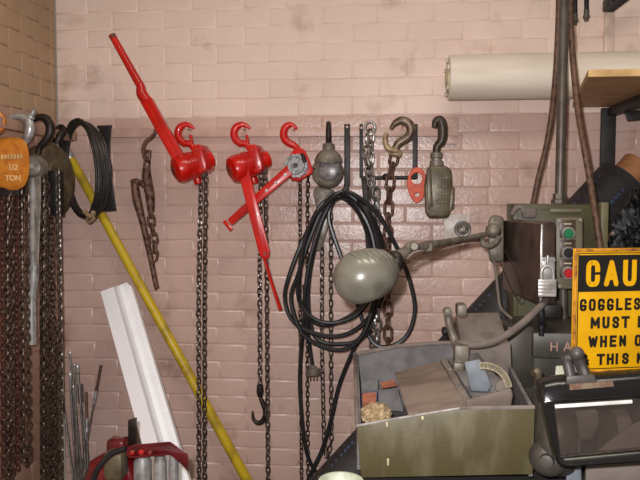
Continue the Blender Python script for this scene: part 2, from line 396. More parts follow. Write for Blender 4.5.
# ================================================================== RED LEVER HOISTS
def hook_mb(pts, Y, rad):
    mb = MB(); mb.stube(PP(pts, Y), [rp(q, Y) for q in rad], 6, 10); return mb
HOOKP = [(194, 128.5), (190, 125.5), (185, 124.8), (180, 127.5), (178, 133), (179.5, 139), (184, 143), (190, 144), (194, 149)]
HOOKR = [1.2, 2.4, 3.3, 3.8, 4.0, 4.0, 3.8, 3.3, 3.2]
def drum_hoist(dx, dy, label, group):
    Y = 2.40
    t = thing('lever_hoist', label, 'hoist', P(193 + dx, 165 + dy, Y), group)
    s = lambda pts: [(p[0] + dx, p[1] + dy) + tuple(p[2:]) for p in pts]
    hk = part('hook', hook_mb(s(HOOKP), 2.42, HOOKR), M_red, t)
    mb = MB(); a, b = P(192 + dx, 144 + dy, 2.415), P(190.5 + dx, 135 + dy, 2.415); mb.cyl(a, b, rp(1.6, Y), seg=10); part('latch', mb, M_red, hk)
    a, b = P(174 + dx, 171 + dy, 2.345), P(211.5 + dx, 159.0 + dy, 2.43); k = Y / FPX; L = (b - a).length / k
    mb = MB()
    mb.lathe(a, b - a, [(0, 0), (0, 8.5 * k), (1.5 * k, 10.5 * k), (2 * k, 12.5 * k), (5 * k, 14 * k), (12 * k, 14.2 * k), (13 * k, 13 * k), (15 * k, 13 * k), (16 * k, 14 * k),
                        (22 * k, 13.8 * k), (23 * k, 12 * k), (L * k * .68, 12 * k)], 28)
    part('drum', mb, M_red, t)
    mb = MB(); mb.lathe(a.lerp(b, .68), b - a, [(0, 8 * k), (L * k * .2, 8 * k), (L * k * .22, 9 * k), (L * k * .32, 8.6 * k), (L * k * .335, 7 * k), (L * k * .335, 0)], 22); part('end_cap', mb, M_red, t)
    mb = MB(); mb.lathe(a - (b - a).normalized() * .002, b - a, [(0, 0), (0, 6 * k), (0.004, 6 * k)], 20); part('wear_disc', mb, M_redworn, t, 'worn grey-red end disc')
    mb = MB(); fr = PP(s([(190.5, 149), (193, 145.5), (198.5, 143.8), (201.5, 148), (206, 163), (206.5, 169), (201, 173), (196.5, 172)]), 2.352); mb.slab(fr, (0.010, 0.085, 0), .004); part('frame_plate', mb, M_red, t)
    for o in ((-1, -6), (2, 4), (4.5, 11)):
        mb = MB(); e = P(198 + dx + o[0], 156 + dy + o[1], 2.353); mb.cyl(e, e - Yv * .005, .004, seg=8); part('bolt', mb, M_redworn, t)
    mb = MB(); mb.cyl(P(194 + dx, 168 + dy, 2.41), P(199 + dx, 184 + dy, 2.41), 4.6 * k, bev=.002); part('chain_guide', mb, M_red, t)
    return t
HOISTS = 'red lever hoists on the rail'
t = drum_hoist(0, 0, 'red lever hoist with its handle sticking up to the left', HOISTS); peg(186.5, 129.3)
mb = MB(); h = PP([(183, 166, 2.345), (146.5, 100, 2.375)]); d = (h[1] - h[0]).normalized(); n_ = d.cross(Yv).normalized()
mb.box((h[0] + h[1]) / 2, (0.044, (h[1] - h[0]).length, 0.030), .005, axes=(n_, d, n_.cross(d)))
part('handle', mb, M_red, t)
mb = MB(); mb.box((h[0] + h[1]) / 2 + n_ * -.013 - Yv * .014, (0.005, (h[1] - h[0]).length * .94, 0.012), .002, axes=(n_, d, n_.cross(d)))
mb.box((h[0] + h[1]) / 2 + n_ * .013 - Yv * .014, (0.005, (h[1] - h[0]).length * .94, 0.012), .002, axes=(n_, d, n_.cross(d)))
part('rib', mb, M_red, t)
mb = MB(); mb.stube(PP([(147, 101), (142, 94), (140.5, 86), (137, 80), (113.5, 38)], 2.375), [.020, .021, .016, .0155, .013], 5, 12); part('grip', mb, M_red, t)
mb = MB(); g0, g1 = PP([(113.8, 38.5), (111.8, 35)], 2.375); mb.cyl(g0, g1, .0135, seg=12); part('grip_end', mb, M_redworn, t, 'worn dark grip end')
strand('load_chain', M_chain, t, PP([(201, 170), (198.5, 300), (199, 480), (199, 560)], 2.41), .0215, .0062, .0215)
strand('load_chain', M_chain, t, PP([(206, 168), (204.5, 300), (204.5, 480), (204.5, 560)], 2.39), .0215, .0062, .0215, phase=.3)

t = drum_hoist(56, 0, 'red lever hoist with its handle hanging down and small black hook on its chain', HOISTS); peg(242.5, 129.3)
mb = MB(); mb.hexa(PP([(237, 168), (248, 167), (270, 251), (269, 258), (264, 261), (259, 254)], 2.335), PP([(237, 168), (248, 167), (270, 251), (269, 258), (264, 261), (259, 254)], 2.36), .003)
part('handle', mb, M_red, t)
mb = MB(); q = P(265, 254, 2.336); mb.cyl(q, q - Yv * .006, .007, seg=10); part('rivet', mb, M_redworn, t)
mb = MB(); mb.stube(PP([(264, 257), (272, 284), (280.5, 310)], 2.35), [.011, .011, .0125], 5, 10, flat=(1.1, .6, Yv)); part('grip', mb, M_red, t)
strand('load_chain', M_chain, t, PP([(261, 170), (259.5, 260), (260, 386)], 2.41), .0215, .006, .021)
strand('load_chain', M_chain, t, PP([(265, 170), (266.5, 260), (268, 480), (268, 560)], 2.39), .0215, .006, .021, phase=.4)
mb = MB(); mb.lathe(P(260, 384, 2.41), -Z, [(0, .006), (.004, .012), (.03, .014), (.042, .011), (.05, .008)], 14)
mb.stube(PP([(260.5, 398), (263.5, 405), (265.5, 412), (263.5, 420), (258, 423), (253.5, 419), (252.5, 411)], 2.41), [.008, .0095, .010, .010, .009, .007, .003], 5, 10)
part('lower_hook', mb, M_darksteel, t, 'dark lower hook')

# third: ratchet hoist
t = thing('ratchet_hoist', 'small red and grey ratchet hoist with drilled red lever to lower left', 'hoist', P(298, 165, 2.4), HOISTS); peg(292.5, 129.3)
hp = [(297, 129), (293, 125.5), (289, 125), (285, 128), (283.5, 134), (285.5, 140), (290, 143.5), (295, 146), (299, 152)]
part('hook', hook_mb(hp, 2.42, [1.2, 2.4, 3.3, 3.8, 4.0, 4.0, 3.8, 3.3, 3.2]), M_red, t)
mb = MB(); fr = [(289, 156), (294, 149), (300, 147), (305, 150), (313.5, 170), (312, 173.5), (299, 181.5), (291, 180.5), (287.5, 170)]
mb.hexa(PP(fr, 2.385), PP(fr, 2.43), .004); part('frame', mb, M_red, t)
mb = MB(); q = P(296.5, 166, 2.385); k = 2.38 / FPX
ol = []
for i in range(48):
    a = 2 * PI * i / 48; rr = 12.0 if (i // 2) % 2 else 11.2
    ol.append((rr * k * math.cos(a), rr * k * math.sin(a)))
mb.plate([ol], q - Yv * .004, X, Z, .02, .001)
mb.cyl(q + V((0, -.014, 0)), q + V((0, -.02, 0)), 9.0 * k, 8.2 * k, seg=24)
part('ratchet_body', mb, M_ratchet, t, 'grey ratchet body')
mb = MB(); q2 = P(303.5, 157, 2.36); mb.stube([q2 + V((-.008, 0, .012)), q2, q2 + V((.006, 0, -.02))], [.006, .008, .006], 4, 8); part('pawl', mb, M_darksteel, t)
mb = MB(); lv = PP([(297.5, 160.5), (300.5, 164), (298, 170), (231.5, 225.5), (227, 219.5), (292, 160.5)], 2.366)
mb.slab(lv, (0, .012, 0), .003); part('lever', mb, M_red, t)
for f in (.16, .30, .44):
    mb = MB()
    q = P(296 + (229 - 296) * f, 165.5 + (222 - 165.5) * f, 2.365); mb.cyl(q + Yv * .001, q - Yv * .002, .0055, seg=10)
    part('lever_stud', mb, M_steel, t, 'bright stud')
mb = MB(); q = P(295.5, 165.5, 2.365); mb.cyl(q, q - Yv * .012, .010, seg=6); part('pivot_nut', mb, M_darksteel, t)
mb = MB(); mb.hexa(PP([(222.5, 222), (225.5, 219.5), (233, 228.5), (230, 231.5)], 2.364), PP([(222.5, 222), (225.5, 219.5), (233, 228.5), (230, 231.5)], 2.39), .003); part('lever_foot', mb, M_red, t)
strand('load_chain', M_darkchain, t, PP([(300, 178, 2.42), (300, 200, 2.45), (300, 300, 2.455), (301.5, 480, 2.455), (301.5, 540, 2.455)]), .019, .005, .017)
strand('load_chain', M_darkchain, t, PP([(308, 174, 2.43), (307.5, 200, 2.45), (307, 300, 2.46), (308, 480, 2.46), (308, 540, 2.46)]), .019, .005, .017, phase=.3)

# ================================================================== RUSTY LOAD BINDER
t = thing('load_binder', 'rusty lever chain binder hanging left of the first red hoist', 'chain binder', P(148, 200, 2.44)); peg(152, 130, 2.42)
mb = MB(); mb.stube(PP([(158, 126), (155, 133), (151, 138), (146, 142), (143.5, 149), (145, 158), (149, 158), (150, 150)], 2.44), [.005, .007, .008, .008, .008, .008, .007, .005], 5, 8); part('hook', mb, M_rustchain, t)
mb = MB(); mb.chain(PP([(147.5, 156), (146.5, 170)], 2.44), .030, .010, .032, phase=.6); part('top_link', mb, M_rustchain, t)
mb = MB(); mb.stube(PP([(146.5, 166), (147, 180), (150, 196), (151, 212)], 2.44), [.013, .019, .018, .013], 5, 10); part('swivel_body', mb, M_rustchain, t)
mb = MB(); mb.stube(PP([(134.5, 183), (137, 200), (143, 224), (151, 260), (156, 285), (157.5, 289)], 2.43), [.014, .017, .0125, .0105, .010, .009], 5, 10)
mb.stube(PP([(131, 182), (137, 181), (147, 187)], 2.435), [.008, .011, .011], 4, 8); part('lever', mb, M_rustchain, t)
mb = MB(); mb.chain(PP([(150.5, 212), (152, 228), (154.5, 240), (155, 252), (153.5, 259)], 2.44), .034, .011, .036, phase=.9); part('lower_chain', mb, M_rustchain, t)

# ================================================================== GREY CHAIN HOIST
t = thing('chain_hoist', 'grey round-bodied chain hoist hanging behind the black cable coil', 'hoist', P(328, 170, 2.4)); peg(328.5, 127.5, 2.40)
mb = MB(); mb.stube(PP([(328.5, 146, 2.42), (328.5, 136, 2.405), (328.5, 127, 2.41), (328.5, 123.5, 2.43), (328.5, 126, 2.45), (328.5, 132, 2.455)]), [.011, .0105, .010, .0095, .008, .004], 6, 10); part('hook', mb, M_darksteel, t)
k = 2.4 / FPX
mb = MB(); mb.lathe(P(328.5, 143, 2.41), -Z, [(0, 4 * k), (1 * k, 5.6 * k), (7 * k, 6.4 * k), (8.5 * k, 8.5 * k), (12 * k, 12 * k), (17 * k, 14 * k), (20 * k, 14 * k)], 20); part('neck', mb, M_greyhoist, t)
mb = MB(); q = P(329, 173, 2.45); a = V((-.10, -1, .04)).normalized()
mb.lathe(q, a, [(0, 0), (0, 14 * k), (.01, 15.8 * k), (.028, 16.4 * k), (.045, 15.6 * k), (.05, 14.2 * k), (.056, 14.2 * k), (.062, 12 * k), (.066, 0)], 30); part('housing', mb, M_greyhoist, t)
mb = MB(); q2 = q + a * .060 + V((.012, 0, .006)); mb.lathe(q2, a, [(0, 11.5 * k), (.008, 11.2 * k), (.014, 9.6 * k), (.015, 8.8 * k), (.012, 8.6 * k), (.017, 5 * k), (.018, 0)], 24); part('cover_cap', mb, M_ratchet, t, 'bright cover cap')
mb = MB()
for i in range(5):
    an = 2 * PI * i / 5 + .4; e = q + a * .063 + V((math.cos(an), 0, math.sin(an))) * 12.0 * k; mb.cyl(e - a * .003, e + a * .004, .004, seg=6)
part('cover_bolt', mb, M_darksteel, t)
mb = MB(); ol = [(316, 186), (334, 190), (334, 204), (327, 232), (321, 250), (315, 252), (314, 240), (317, 212), (313, 192)]
mb.hexa(PP(ol, 2.438), PP(ol, 2.468), .005); part('chain_housing', mb, M_greyhoist, t)
strand('hand_chain', M_chain, t, PP([(322, 246), (322, 350), (324, 440), (326, 458)], 2.465), .0235, .0058, .021)
strand('hand_chain', M_chain, t, PP([(331, 204), (331, 350), (331.5, 440), (328, 458)], 2.475), .0235, .0058, .021, phase=.4)

# ================================================================== CABLE HOOK + COIL OF BLACK CABLE
t = thing('strap_hook', 'flat black strap hook holding up the black cable coil', 'hook', P(347, 160, 2.44)); peg(347, 128, 2.42)
mb = MB(); st = [(344.2, 124), (350, 124), (350, 186), (344, 186)]; mb.hexa(PP(st, 2.425), PP(st, 2.432), .001); part('strap', mb, M_black, t)
mb = MB(); mb.stube(PP([(346.5, 184, 2.43), (346, 192, 2.425), (345, 198, 2.39), (345, 199, 2.34), (345, 196, 2.31), (345, 188, 2.305)]), .011, 5, 8, flat=(1.0, .35, X)); part('hook_end', mb, M_black, t)

t = thing('power_cable', 'coiled black power cable with a grey plug hanging on the strap hook', 'cable', P(343, 195, 2.39))
loops = [
 [(343, 195, 2.385), (322, 204, 2.37), (304, 238, 2.36), (289, 276, 2.36), (285, 300, 2.37), (294, 322, 2.37), (320, 335, 2.375), (347, 334, 2.38), (370, 316, 2.385), (381, 285, 2.385), (380, 250, 2.385), (368, 215, 2.385)],
 [(345, 193, 2.375), (326, 203, 2.355), (309, 240, 2.35), (298, 275, 2.35), (291, 300, 2.36), (303, 334, 2.365), (331, 349, 2.37), (352, 346, 2.37), (367, 325, 2.37), (376, 285, 2.37), (373, 240, 2.37), (360, 210, 2.37)],
 [(342, 197, 2.395), (328, 208, 2.375), (314, 244, 2.37), (306, 285, 2.37), (306, 313, 2.38), (323, 325, 2.385), (347, 318, 2.39), (366, 300, 2.395), (372, 270, 2.395), (369, 240, 2.395), (358, 212, 2.395)],
 [(340, 196, 2.41), (331, 206, 2.41), (329, 220, 2.41), (335, 240, 2.41), (345, 268, 2.41), (356, 300, 2.41), (366, 330, 2.41), (376, 345, 2.405), (392, 346, 2.40), (408, 334, 2.40), (415, 310, 2.40), (411, 285, 2.40), (404, 264, 2.40), (394, 242, 2.39), (376, 212, 2.375)],
 [(348, 192, 2.36), (330, 200, 2.345), (310, 225, 2.34), (301, 262, 2.34), (299, 300, 2.35), (316, 320, 2.355), (340, 322, 2.36), (362, 310, 2.36), (378, 280, 2.36), (377, 240, 2.36), (364, 208, 2.36)],
 [(344, 194, 2.43), (326, 212, 2.43), (313, 255, 2.43), (308, 295, 2.43), (312, 330, 2.43), (322, 342, 2.43), (340, 344, 2.43), (358, 340, 2.43), (372, 318, 2.43), (384, 290, 2.43), (384, 250, 2.425), (370, 215, 2.41)],
]
path = []
for lp in loops: path += [(x, y, Y_ - .028) for x, y, Y_ in lp]
path += [(346, 196, 2.372)]
mb = MB(); mb.stube(PP(path), rp(2.25, 2.4), 5, 8)
mb.stube(PP([(372, 330, 2.375), (358, 342, 2.375), (350, 358, 2.385), (339, 386, 2.40), (331, 420, 2.40), (322, 450, 2.40), (311, 474, 2.39), (303, 500, 2.39)]), rp(2.25, 2.4), 5, 8)
mb.stube(PP([(306, 300, 2.36), (303, 330, 2.375), (300, 370, 2.395), (300.5, 400, 2.395), (305, 445, 2.395), (312, 466, 2.395), (322, 480, 2.39), (330, 500, 2.39)]), rp(2.1, 2.4), 5, 8)
mb.stube(PP([(304, 285, 2.34), (307, 320, 2.355), (309.5, 345, 2.37), (312.5, 367, 2.37)]), rp(2.0, 2.4), 5, 8)
part('cable', mb, M_rubber, t)
mb = MB(); q = P(312.5, 365, 2.37); d = V((.12, -.25, -1)).normalized()
mb.lathe(q, d, [(0, .008), (.004, .013), (.010, .016), (.014, .026), (.034, .029), (.040, .027), (.040, 0)], 18); plug = part('plug', mb, M_greyhoist, t, 'grey round plug')
mb = MB()
for o in (-.012, 0, .012):
    e = q + d * .039 + V((o, 0, o * .12)); mb.box(e + d * .008, (.0025, .007, .02), .0005)
part('prong', mb, M_darksteel, plug)
mb = MB(); q = P(344.5, 194, 2.357)
mb.tube([q + V((math.cos(a) * .012, math.sin(a) * .058, math.sin(a * 2) * .002 + math.cos(a) * .0)) + V((0, -.005, .016 * math.cos(a))) for a in [2 * PI * i / 20 for i in range(20)]], .005, 8, False, True)
part('tie', mb, M_black, t)

# ================================================================== HANGER FRAME, CHAINS, RING, CLAMP
t = thing('hanger_frame', 'thin black iron hanger of two flat bars joined by a cross rod', 'hanger', P(388, 177, 2.46)); peg(361.2, 128, 2.45); peg(415, 128, 2.45)
for ol in ([(359.4, 124), (363, 124), (363, 178), (359.4, 178)], [(412.6, 124), (417.6, 124), (417.6, 179), (412.6, 179)]):
    mb = MB(); mb.hexa(PP(ol, 2.455), PP(ol, 2.462), .001); part('bar', mb, M_black, t)
mb = MB(); ol = [(361, 177), (367, 177), (371, 198), (371, 252), (366, 256), (364, 212)]; mb.hexa(PP(ol, 2.448), PP(ol, 2.454), .001); part('hanging_bar', mb, M_darksteel, t)
mb = MB(); a, b = P(361, 178, 2.452), P(416, 177.5, 2.452); mb.cyl(a, b, .007, seg=10); q = P(385.5, 177, 2.45); mb.ball(q, .013, seg=12); part('cross_rod', mb, M_black, t)

t = thing('bright_chain', 'bright galvanised chain doubled over the rail beside the tan hook', 'chain', P(370, 127, 2.42)); peg(370, 128.5, 2.38)
mb = MB(); mb.stube([P(370, 128, 2.42) + V((math.cos(a) * .018, 0, math.sin(a) * .022)) for a in [2 * PI * i / 10 for i in range(10)]], .0055, 4, 8, closed=True); part('top_link', mb, M_brightchain, t)
strand('links', M_brightchain, t, PP([(370.5, 136), (370, 160), (371, 180), (373, 200), (376, 230), (375, 300), (372, 345)], 2.425), .040, .0095, .036, phase=.5, seg=8)
strand('links', M_brightchain, t, PP([(367, 140), (366, 158), (370, 176), (376, 192), (377, 226), (377, 300), (378, 345)], 2.405), .040, .0095, .036, phase=1.2, seg=8)

t = thing('hook_chain', 'brown rusty chain below a big tan sling hook', 'chain', P(390, 160, 2.42)); peg(403, 125.5, 2.38)
mb = MB(); mb.stube(PP([(390.5, 129.5), (395, 123.5), (401.5, 120.5), (408, 123), (411, 129.5), (409, 136), (403.5, 140), (398, 144), (394, 151)], 2.41), [.006, .012, .0155, .0165, .017, .0165, .016, .015, .012], 6, 12); hk = part('sling_hook', mb, M_tanhook, t)
mb = MB(); mb.stube(PP([(386.5, 133), (385, 139), (387, 147), (392, 150), (398, 150)], 2.385), [.007, .009, .011, .011, .009], 5, 10); part('latch', mb, M_brass, hk, 'brass coloured latch')
mb = MB(); q = P(395, 153, 2.41); mb.box(q, (.05, .03, .026), .008, rot=Matrix.Rotation(.25, 3, 'Y')); part('clevis', mb, M_brass, hk)
mb = MB(); mb.chain(PP([(394, 158), (391, 172), (389.5, 190), (388, 220), (388, 350)], 2.42), .046, .0115, .042, phase=.35, seg=8); part('links', mb, M_rustchain, t)

mb = MB(); k = 2.447 / FPX; q = P(417, 184, 2.447)
ol = []
for i in range(40):   # egg-shaped outline: big round above, small below
    a = 2 * PI * i / 40; r = 9.4 if math.sin(a) > 0 else 7.6
    ol.append((9.2 * k * math.cos(a) * (1 - .16 * (math.sin(a) < 0) * abs(math.sin(a))), (math.sin(a) * (16 if math.sin(a) > 0 else 18)) * k))
mb.plate([ol, circle(-.2 * k, 5.5 * k, 6.2 * k), circle(0, -10.5 * k, 2.8 * k, 16)], q, X, Z, .012, .002)
single('shackle_plate', mb, M_orangered, 'small orange-red oval link plate with two holes', 'link plate', origin=q)

t = thing('rope_grip', 'olive drab cable grip block hanging by a dark hook at the rail end', 'clamp', P(438, 190, 2.41)); peg(437.5, 124.5, 2.36)
mb = MB(); mb.stube(PP([(434, 128, 2.40), (436, 121.5, 2.40), (440, 120.5, 2.40), (442.5, 127, 2.40), (442, 140, 2.40), (437, 147, 2.40), (436.5, 158, 2.40)]), [.008, .014, .0175, .0185, .0175, .0145, .0125], 6, 12); part('hook', mb, mat('olive_black_hook', (74, 66, 54), .4, .3, (50, 44, 38), scale=40), t)
mb = MB(); q = P(436.5, 152, 2.40); k = 2.4 / FPX; mb.lathe(q, -Z, [(0, 4 * k), (.004, 6 * k), (.02, 6.2 * k), (.022, 5 * k), (.03, 5 * k), (.032, 6.6 * k), (.05, 7 * k)], 12); part('swivel_nut', mb, M_greyhoist, t)
mb = MB(); ol = [(427, 168), (431, 165), (447, 166), (451.5, 170), (453, 195), (450, 214), (447, 218), (428, 218), (425, 212), (424, 185)]
mb.hexa(PP(ol, 2.37), PP(ol, 2.43), .010, 3); part('block', mb, M_olivebox, t)
mb = MB(); ol = [(426, 170), (431, 168), (433, 205), (428, 210)]; mb.hexa(PP(ol, 2.362), PP(ol, 2.38), .004)
ol = [(451, 187), (454.5, 187), (454, 208), (449, 212)]; mb.hexa(PP(ol, 2.37), PP(ol, 2.41), .003); part('rib', mb, M_olivebox, t)
mb = MB(); rx = (P(449, 192, 2.368) - P(437, 192, 2.368)).normalized()
for row, py in enumerate((178, 186, 194, 202)):
    for i in range(4):
        q = P(438 + i * 3.0 - row * .3, py, 2.3685); mb.box(q, (.006, .003, .014 if (i + row) % 2 else .009), .001)
part('embossing', mb, M_olivebox, t)

# ================================================================== WALL OUTLET
t = thing('wall_outlet', 'white square outlet plate with round socket on the pink brick', 'outlet', P(456, 227, 2.48))
mb = MB(); ol = [(443.5, 214.5), (470, 213.5), (470, 240), (443.5, 241)]; mb.hexa(PP(ol, 2.475), PP(ol, 2.5), .003); part('plate', mb, M_outlet, t)
mb = MB(); q = P(462.5, 229, 2.475); mb.lathe(q, -Yv, [(0, .031), (.006, .031), (.009, .028), (.006, .026), (.003, 0)], 24); part('socket_ring', mb, M_steel, t)
mb = MB(); q = P(463, 229, 2.468); mb.lathe(q, -Yv, [(0, .024), (.012, .022), (.016, .014), (.016, 0)], 20); so_ = part('socket', mb, M_greyhoist, t); mb = MB()
for an in (.3, 2.4, 4.5): mb.box(q + V((math.cos(an) * .0115, -.016, math.sin(an) * .0115)), (.0045, .004, .012), .0008, rot=Matrix.Rotation(-an, 3, 'Y'))
part('slot', mb, M_black, so_)

# ================================================================== LEFT CLUSTER
YL = 2.05
k = YL / FPX
t = thing('orange_chain_hoist', 'orange half-ton chain hoist with bright hook and rusty chains', 'hoist', P(13, 165, YL))
mb = MB(); hp = [(7, 122), (13, 117.5), (21, 116.5), (28, 120.5), (30, 129), (27, 138), (21, 145), (14.5, 149.5)]
mb.stube(PP(hp, YL + .02), [rp(v, YL) for v in (2.2, 3.0, 3.8, 4.6, 5.2, 4.6, 3.5, 2.2)], 6, 12); hk = part('hook', mb, M_steel, t)
mb = MB(); q0, q1 = P(30.5, 117.5, YL + .02), P(34.5, 109.5, YL + .02); mb.cyl(q0, q1, .0095, seg=12, bev=.003); mb.cyl(q0 + (q0 - q1) * .1, q0 + (q1 - q0) * .2, .013, seg=12, bev=.002); part('hook_tip', mb, M_steel, hk)
mb = MB()
ol = [(-3, 141), (4, 137.5), (16, 137.5), (24, 140), (28, 149), (29.5, 164), (28, 178), (23, 187), (13, 190.5), (4, 188), (-3, 184), (-5, 160)]
pts = [p.to_2d() if False else p for p in catmull(PP(ol, YL - .035), 3, True)]
ctr = sum(pts, V()) / len(pts); back = [ctr + (p - ctr) * .56 + V((0, .045, 0)) for p in pts]
rim = [ctr + (p - ctr) * .88 + V((0, -.012, 0)) for p in pts]
mb.hexa(pts, back, 0); mb.hexa(rim, pts, 0)
cov = part('gear_cover', mb, M_orange, t, angle=50)
mb = MB(); yy = YL - .050
q = P(1.5, 160.5, yy)
for i in range(7): mb.box(P(2.2 + i * 3.2, 157 - .1 * i, yy), (.0065, .005, .0145), .001)
mb.text('1/2', 8.2 * k, P(8.2, 170, yy), X, Z, .002, .0007); mb.text('TON', 7.6 * k, P(5.5, 180.5, yy), X, Z, .002, .0007)
part('raised_lettering', mb, mat('pale_orange_raised', (232, 190, 128), .5), cov)
mb = MB(); mb.box(P(13, 192, YL), (.075, .06, .03), .006); part('chain_box', mb, M_black, t)
for i, (x, xb, dy, ph, yb) in enumerate([(6, 6, -.02, .2, 560), (11.5, 11, -.03, .8, 560), (20, 21, -.02, .3, 455), (26.5, 27.5, -.03, 1.0, 455)]):
    strand('load_chain', M_darkchain, t, PP([(x, 192), ((x + xb) / 2 + 1.2 * math.sin(i), 320), (xb + 1.5, yb)], YL + dy), .0205, .0062, .0205, phase=ph)
for i, (x, dy, ph, yb) in enumerate([(1.5, -.02, .5, 560), (15.5, .03, .2, 470), (8.5, .025, .4, 560)]):
    strand('hand_chain', M_redrust, t, PP([(x, 195), (x + 1, 330), (x + 2.5, yb)], YL + dy), .020, .006, .020, 'red-rusted hand chain', phase=ph)
strand('load_chain', M_darkchain, t, PP([(21, 452), (23, 462), (26, 465), (29, 460), (29.5, 450)], YL), .0205, .0062, .0205)

t = thing('orange_trolley', 'orange wheel housing at the left picture edge above the orange hoist', 'hoist trolley', P(-3, 122, 2.0))
mb = MB(); q = P(-6, 122.5, 1.98); a = V((.25, -1, 0)).normalized(); k2 = 2 / FPX
mb.lathe(q, a, [(0, 0), (0, 13 * k2), (.012, 14 * k2), (.03, 13.5 * k2), (.036, 10 * k2), (.034, 8 * k2), (.034, 0)], 26); part('housing', mb, M_orange, t)
mb = MB(); mb.box(q + V((-.015, .06, .0)), (.025, .11, .02), .003); part('axle_arm', mb, M_darksteel, t)
mb = MB(); mb.lathe(q + a * .034, a, [(0, 4 * k2), (.008, 3.6 * k2), (.010, 0)], 12); part('hub', mb, M_steel, t)

YG = 2.12; k = YG / FPX
t = thing('grey_lever_hoist', 'grey lever hoist with long bright bent lever beside the orange hoist', 'hoist', P(40, 168, YG))
mb = MB(); mb.stube(PP([(33, 121, YG), (38.5, 117.5, YG), (45.5, 118.5, YG), (50, 125.5, YG), (49.5, 134, YG), (45, 141.5, YG), (40, 147, YG), (38, 154, YG)]), [rp(v, YG) for v in (2.2, 3.6, 4.4, 4.6, 4.4, 3.9, 3.4, 3)], 6, 12); part('hook', mb, M_darksteel, t)
mb = MB(); q = P(38, 168, YG + .02); a = V((.12, -1, .05)).normalized()
mb.lathe(q, a, [(0, 0), (0, 11.5 * k), (.03, 12.5 * k), (.04, 11 * k), (.046, 10 * k), (.052, 9 * k), (.056, 6 * k), (.058, 0)], 26); part('gear_case', mb, M_greyhoist, t)
mb = MB(); q3 = q + a * .056; mb.box(q3, (.05, .006, .008), .002, rot=Matrix.Rotation(.5, 3, 'Y')); mb.lathe(q3, a, [(0, 3 * k), (.006, 2.6 * k), (.007, 0)], 12); part('pivot_cap', mb, M_steel, t)
mb = MB(); ol = [(28.5, 178), (41, 176), (41, 205), (39, 258), (38, 274), (30, 276), (27, 262), (27.5, 205)]
mb.hexa(PP(ol, YG - .05), PP(ol, YG - .03), .004); 
part('lever', mb, M_greyhoist, t)
mb = MB(); mb.stube(PP([(32.5, 178), (32.5, 258), (34, 268)], YG - .053), [.008, .008, .006], 4, 8); part('lever_rib', mb, M_steel, t)
mb = MB(); mb.stube(PP([(34, 265), (33.5, 280), (31.5, 300), (32, 344)], YG - .042), [.017, .0165, .0155, .0165], 5, 14); part('grip', mb, M_steel, t, 'bright tubular grip')
for i, (x, xb, dy, ph) in enumerate([(42, 42.5, .0, .2), (47, 47.5, .02, .9), (44.5, 45.5, .04, .5)]):
    strand('load_chain', M_darkchain, t, PP([(x, 180), (x + .8 * math.sin(i * 2), 320), (xb, 560)], YG + dy), .021, .0062, .021, phase=ph)

YO = 2.30; k = YO / FPX
t = thing('olive_chain_hoist', 'big olive round chain hoist with one bright chain beside the wire coil', 'hoist', P(60, 180, YO))
mb = MB(); q = P(46, 181, YO - .005); a = V((1, -.10, .0)).normalized()
mb.lathe(q - a * .03, a, [(0, 0), (0, 33 * k), (.008, 37 * k), (.05, 38.5 * k), (.066, 37 * k), (.074, 33 * k), (.078, 22 * k), (.088, 20 * k), (.088, 0)], 40)
o_ = part('drum_cover', mb, M_olive, t)
mb = MB(); mb.box(P(56, 193, YO - .115), (.034, .05, .155), .004); part('chain_slot', mb, M_black, t)
mb = MB(); mb.stube(PP([(57, 143, YO), (60, 136, YO), (64, 131, YO + .02), (61, 127, YO + .03), (55, 131, YO + .03)]), [.018, .015, .012, .011, .008], 5, 10); part('hook', mb, M_darksteel, t)
mb = MB(); mb.chain(PP([(57.5, 172), (59, 250), (60.5, 330), (62, 560)], YO - .155), .021, .0062, .021, phase=.35); part('hand_chain', mb, M_chain, t)
strand('load_chain', M_darkchain, t, PP([(52.5, 215), (53.5, 320), (55.5, 560)], YO - .10), .0195, .006, .0195, phase=.7)
strand('load_chain', M_darkchain, t, PP([(49.5, 215), (50.5, 320), (51, 560)], YO - .08), .0195, .006, .0195, phase=.2)
strand('load_chain', M_darkchain, t, PP([(56, 330), (57, 360), (58.5, 560)], YO - .08), .0195, .006, .0195, phase=.2)
# coil of wire rope
t = thing('wire_rope_coil', 'coil of dark steel wire rope hanging by the corner above the yellow pole', 'wire rope', P(82, 168, 2.38))
mb = MB(); cc = P(83.5, 169, 2.35); ux = V((math.cos(-.50), math.sin(-.50), 0))
for i in range(15):
    rr = random.Random(i); pts = []
    f = i / 14; wx = .052 * (f - .5); R = .183 - .013 * rr.random() - .002 * i * .3
    for j in range(20):
        a = 2 * PI * j / 20; sp = 1.0 if math.cos(a) > 0 else .6
        nrm = V((-ux.y, ux.x, 0))
        sprd = .35 + .65 * max(0, math.cos(a))
        pts.append(cc + ux * (R * math.cos(a) * .65 - R * math.sin(a) * .10) + Z * (R * math.sin(a)) + nrm * (wx * sprd) + ux * wx * .25 * sprd + V((rr.uniform(-.002, .002), rr.uniform(-.002, .002), rr.uniform(-.003, .003))))
    mb.stube(pts, .0052, 4, 7, closed=True)
part('rope_turns', mb, M_wirerope, t)
mb = MB(); mb.stube(PP([(90, 216, 2.33), (87, 219, 2.32), (90, 222, 2.31), (97, 214, 2.30)]), .006, 5, 8)
mb.stube(PP([(84, 211, 2.30), (90, 216, 2.29), (94, 211, 2.29)]), .008, 4, 8); part('tie', mb, M_brass, t)
mb = MB(); mb.stube(PP([(90, 222, 2.33), (96, 216, 2.30), (100, 208, 2.30)]), .005, 4, 7); part('rope_end', mb, M_wirerope, t)

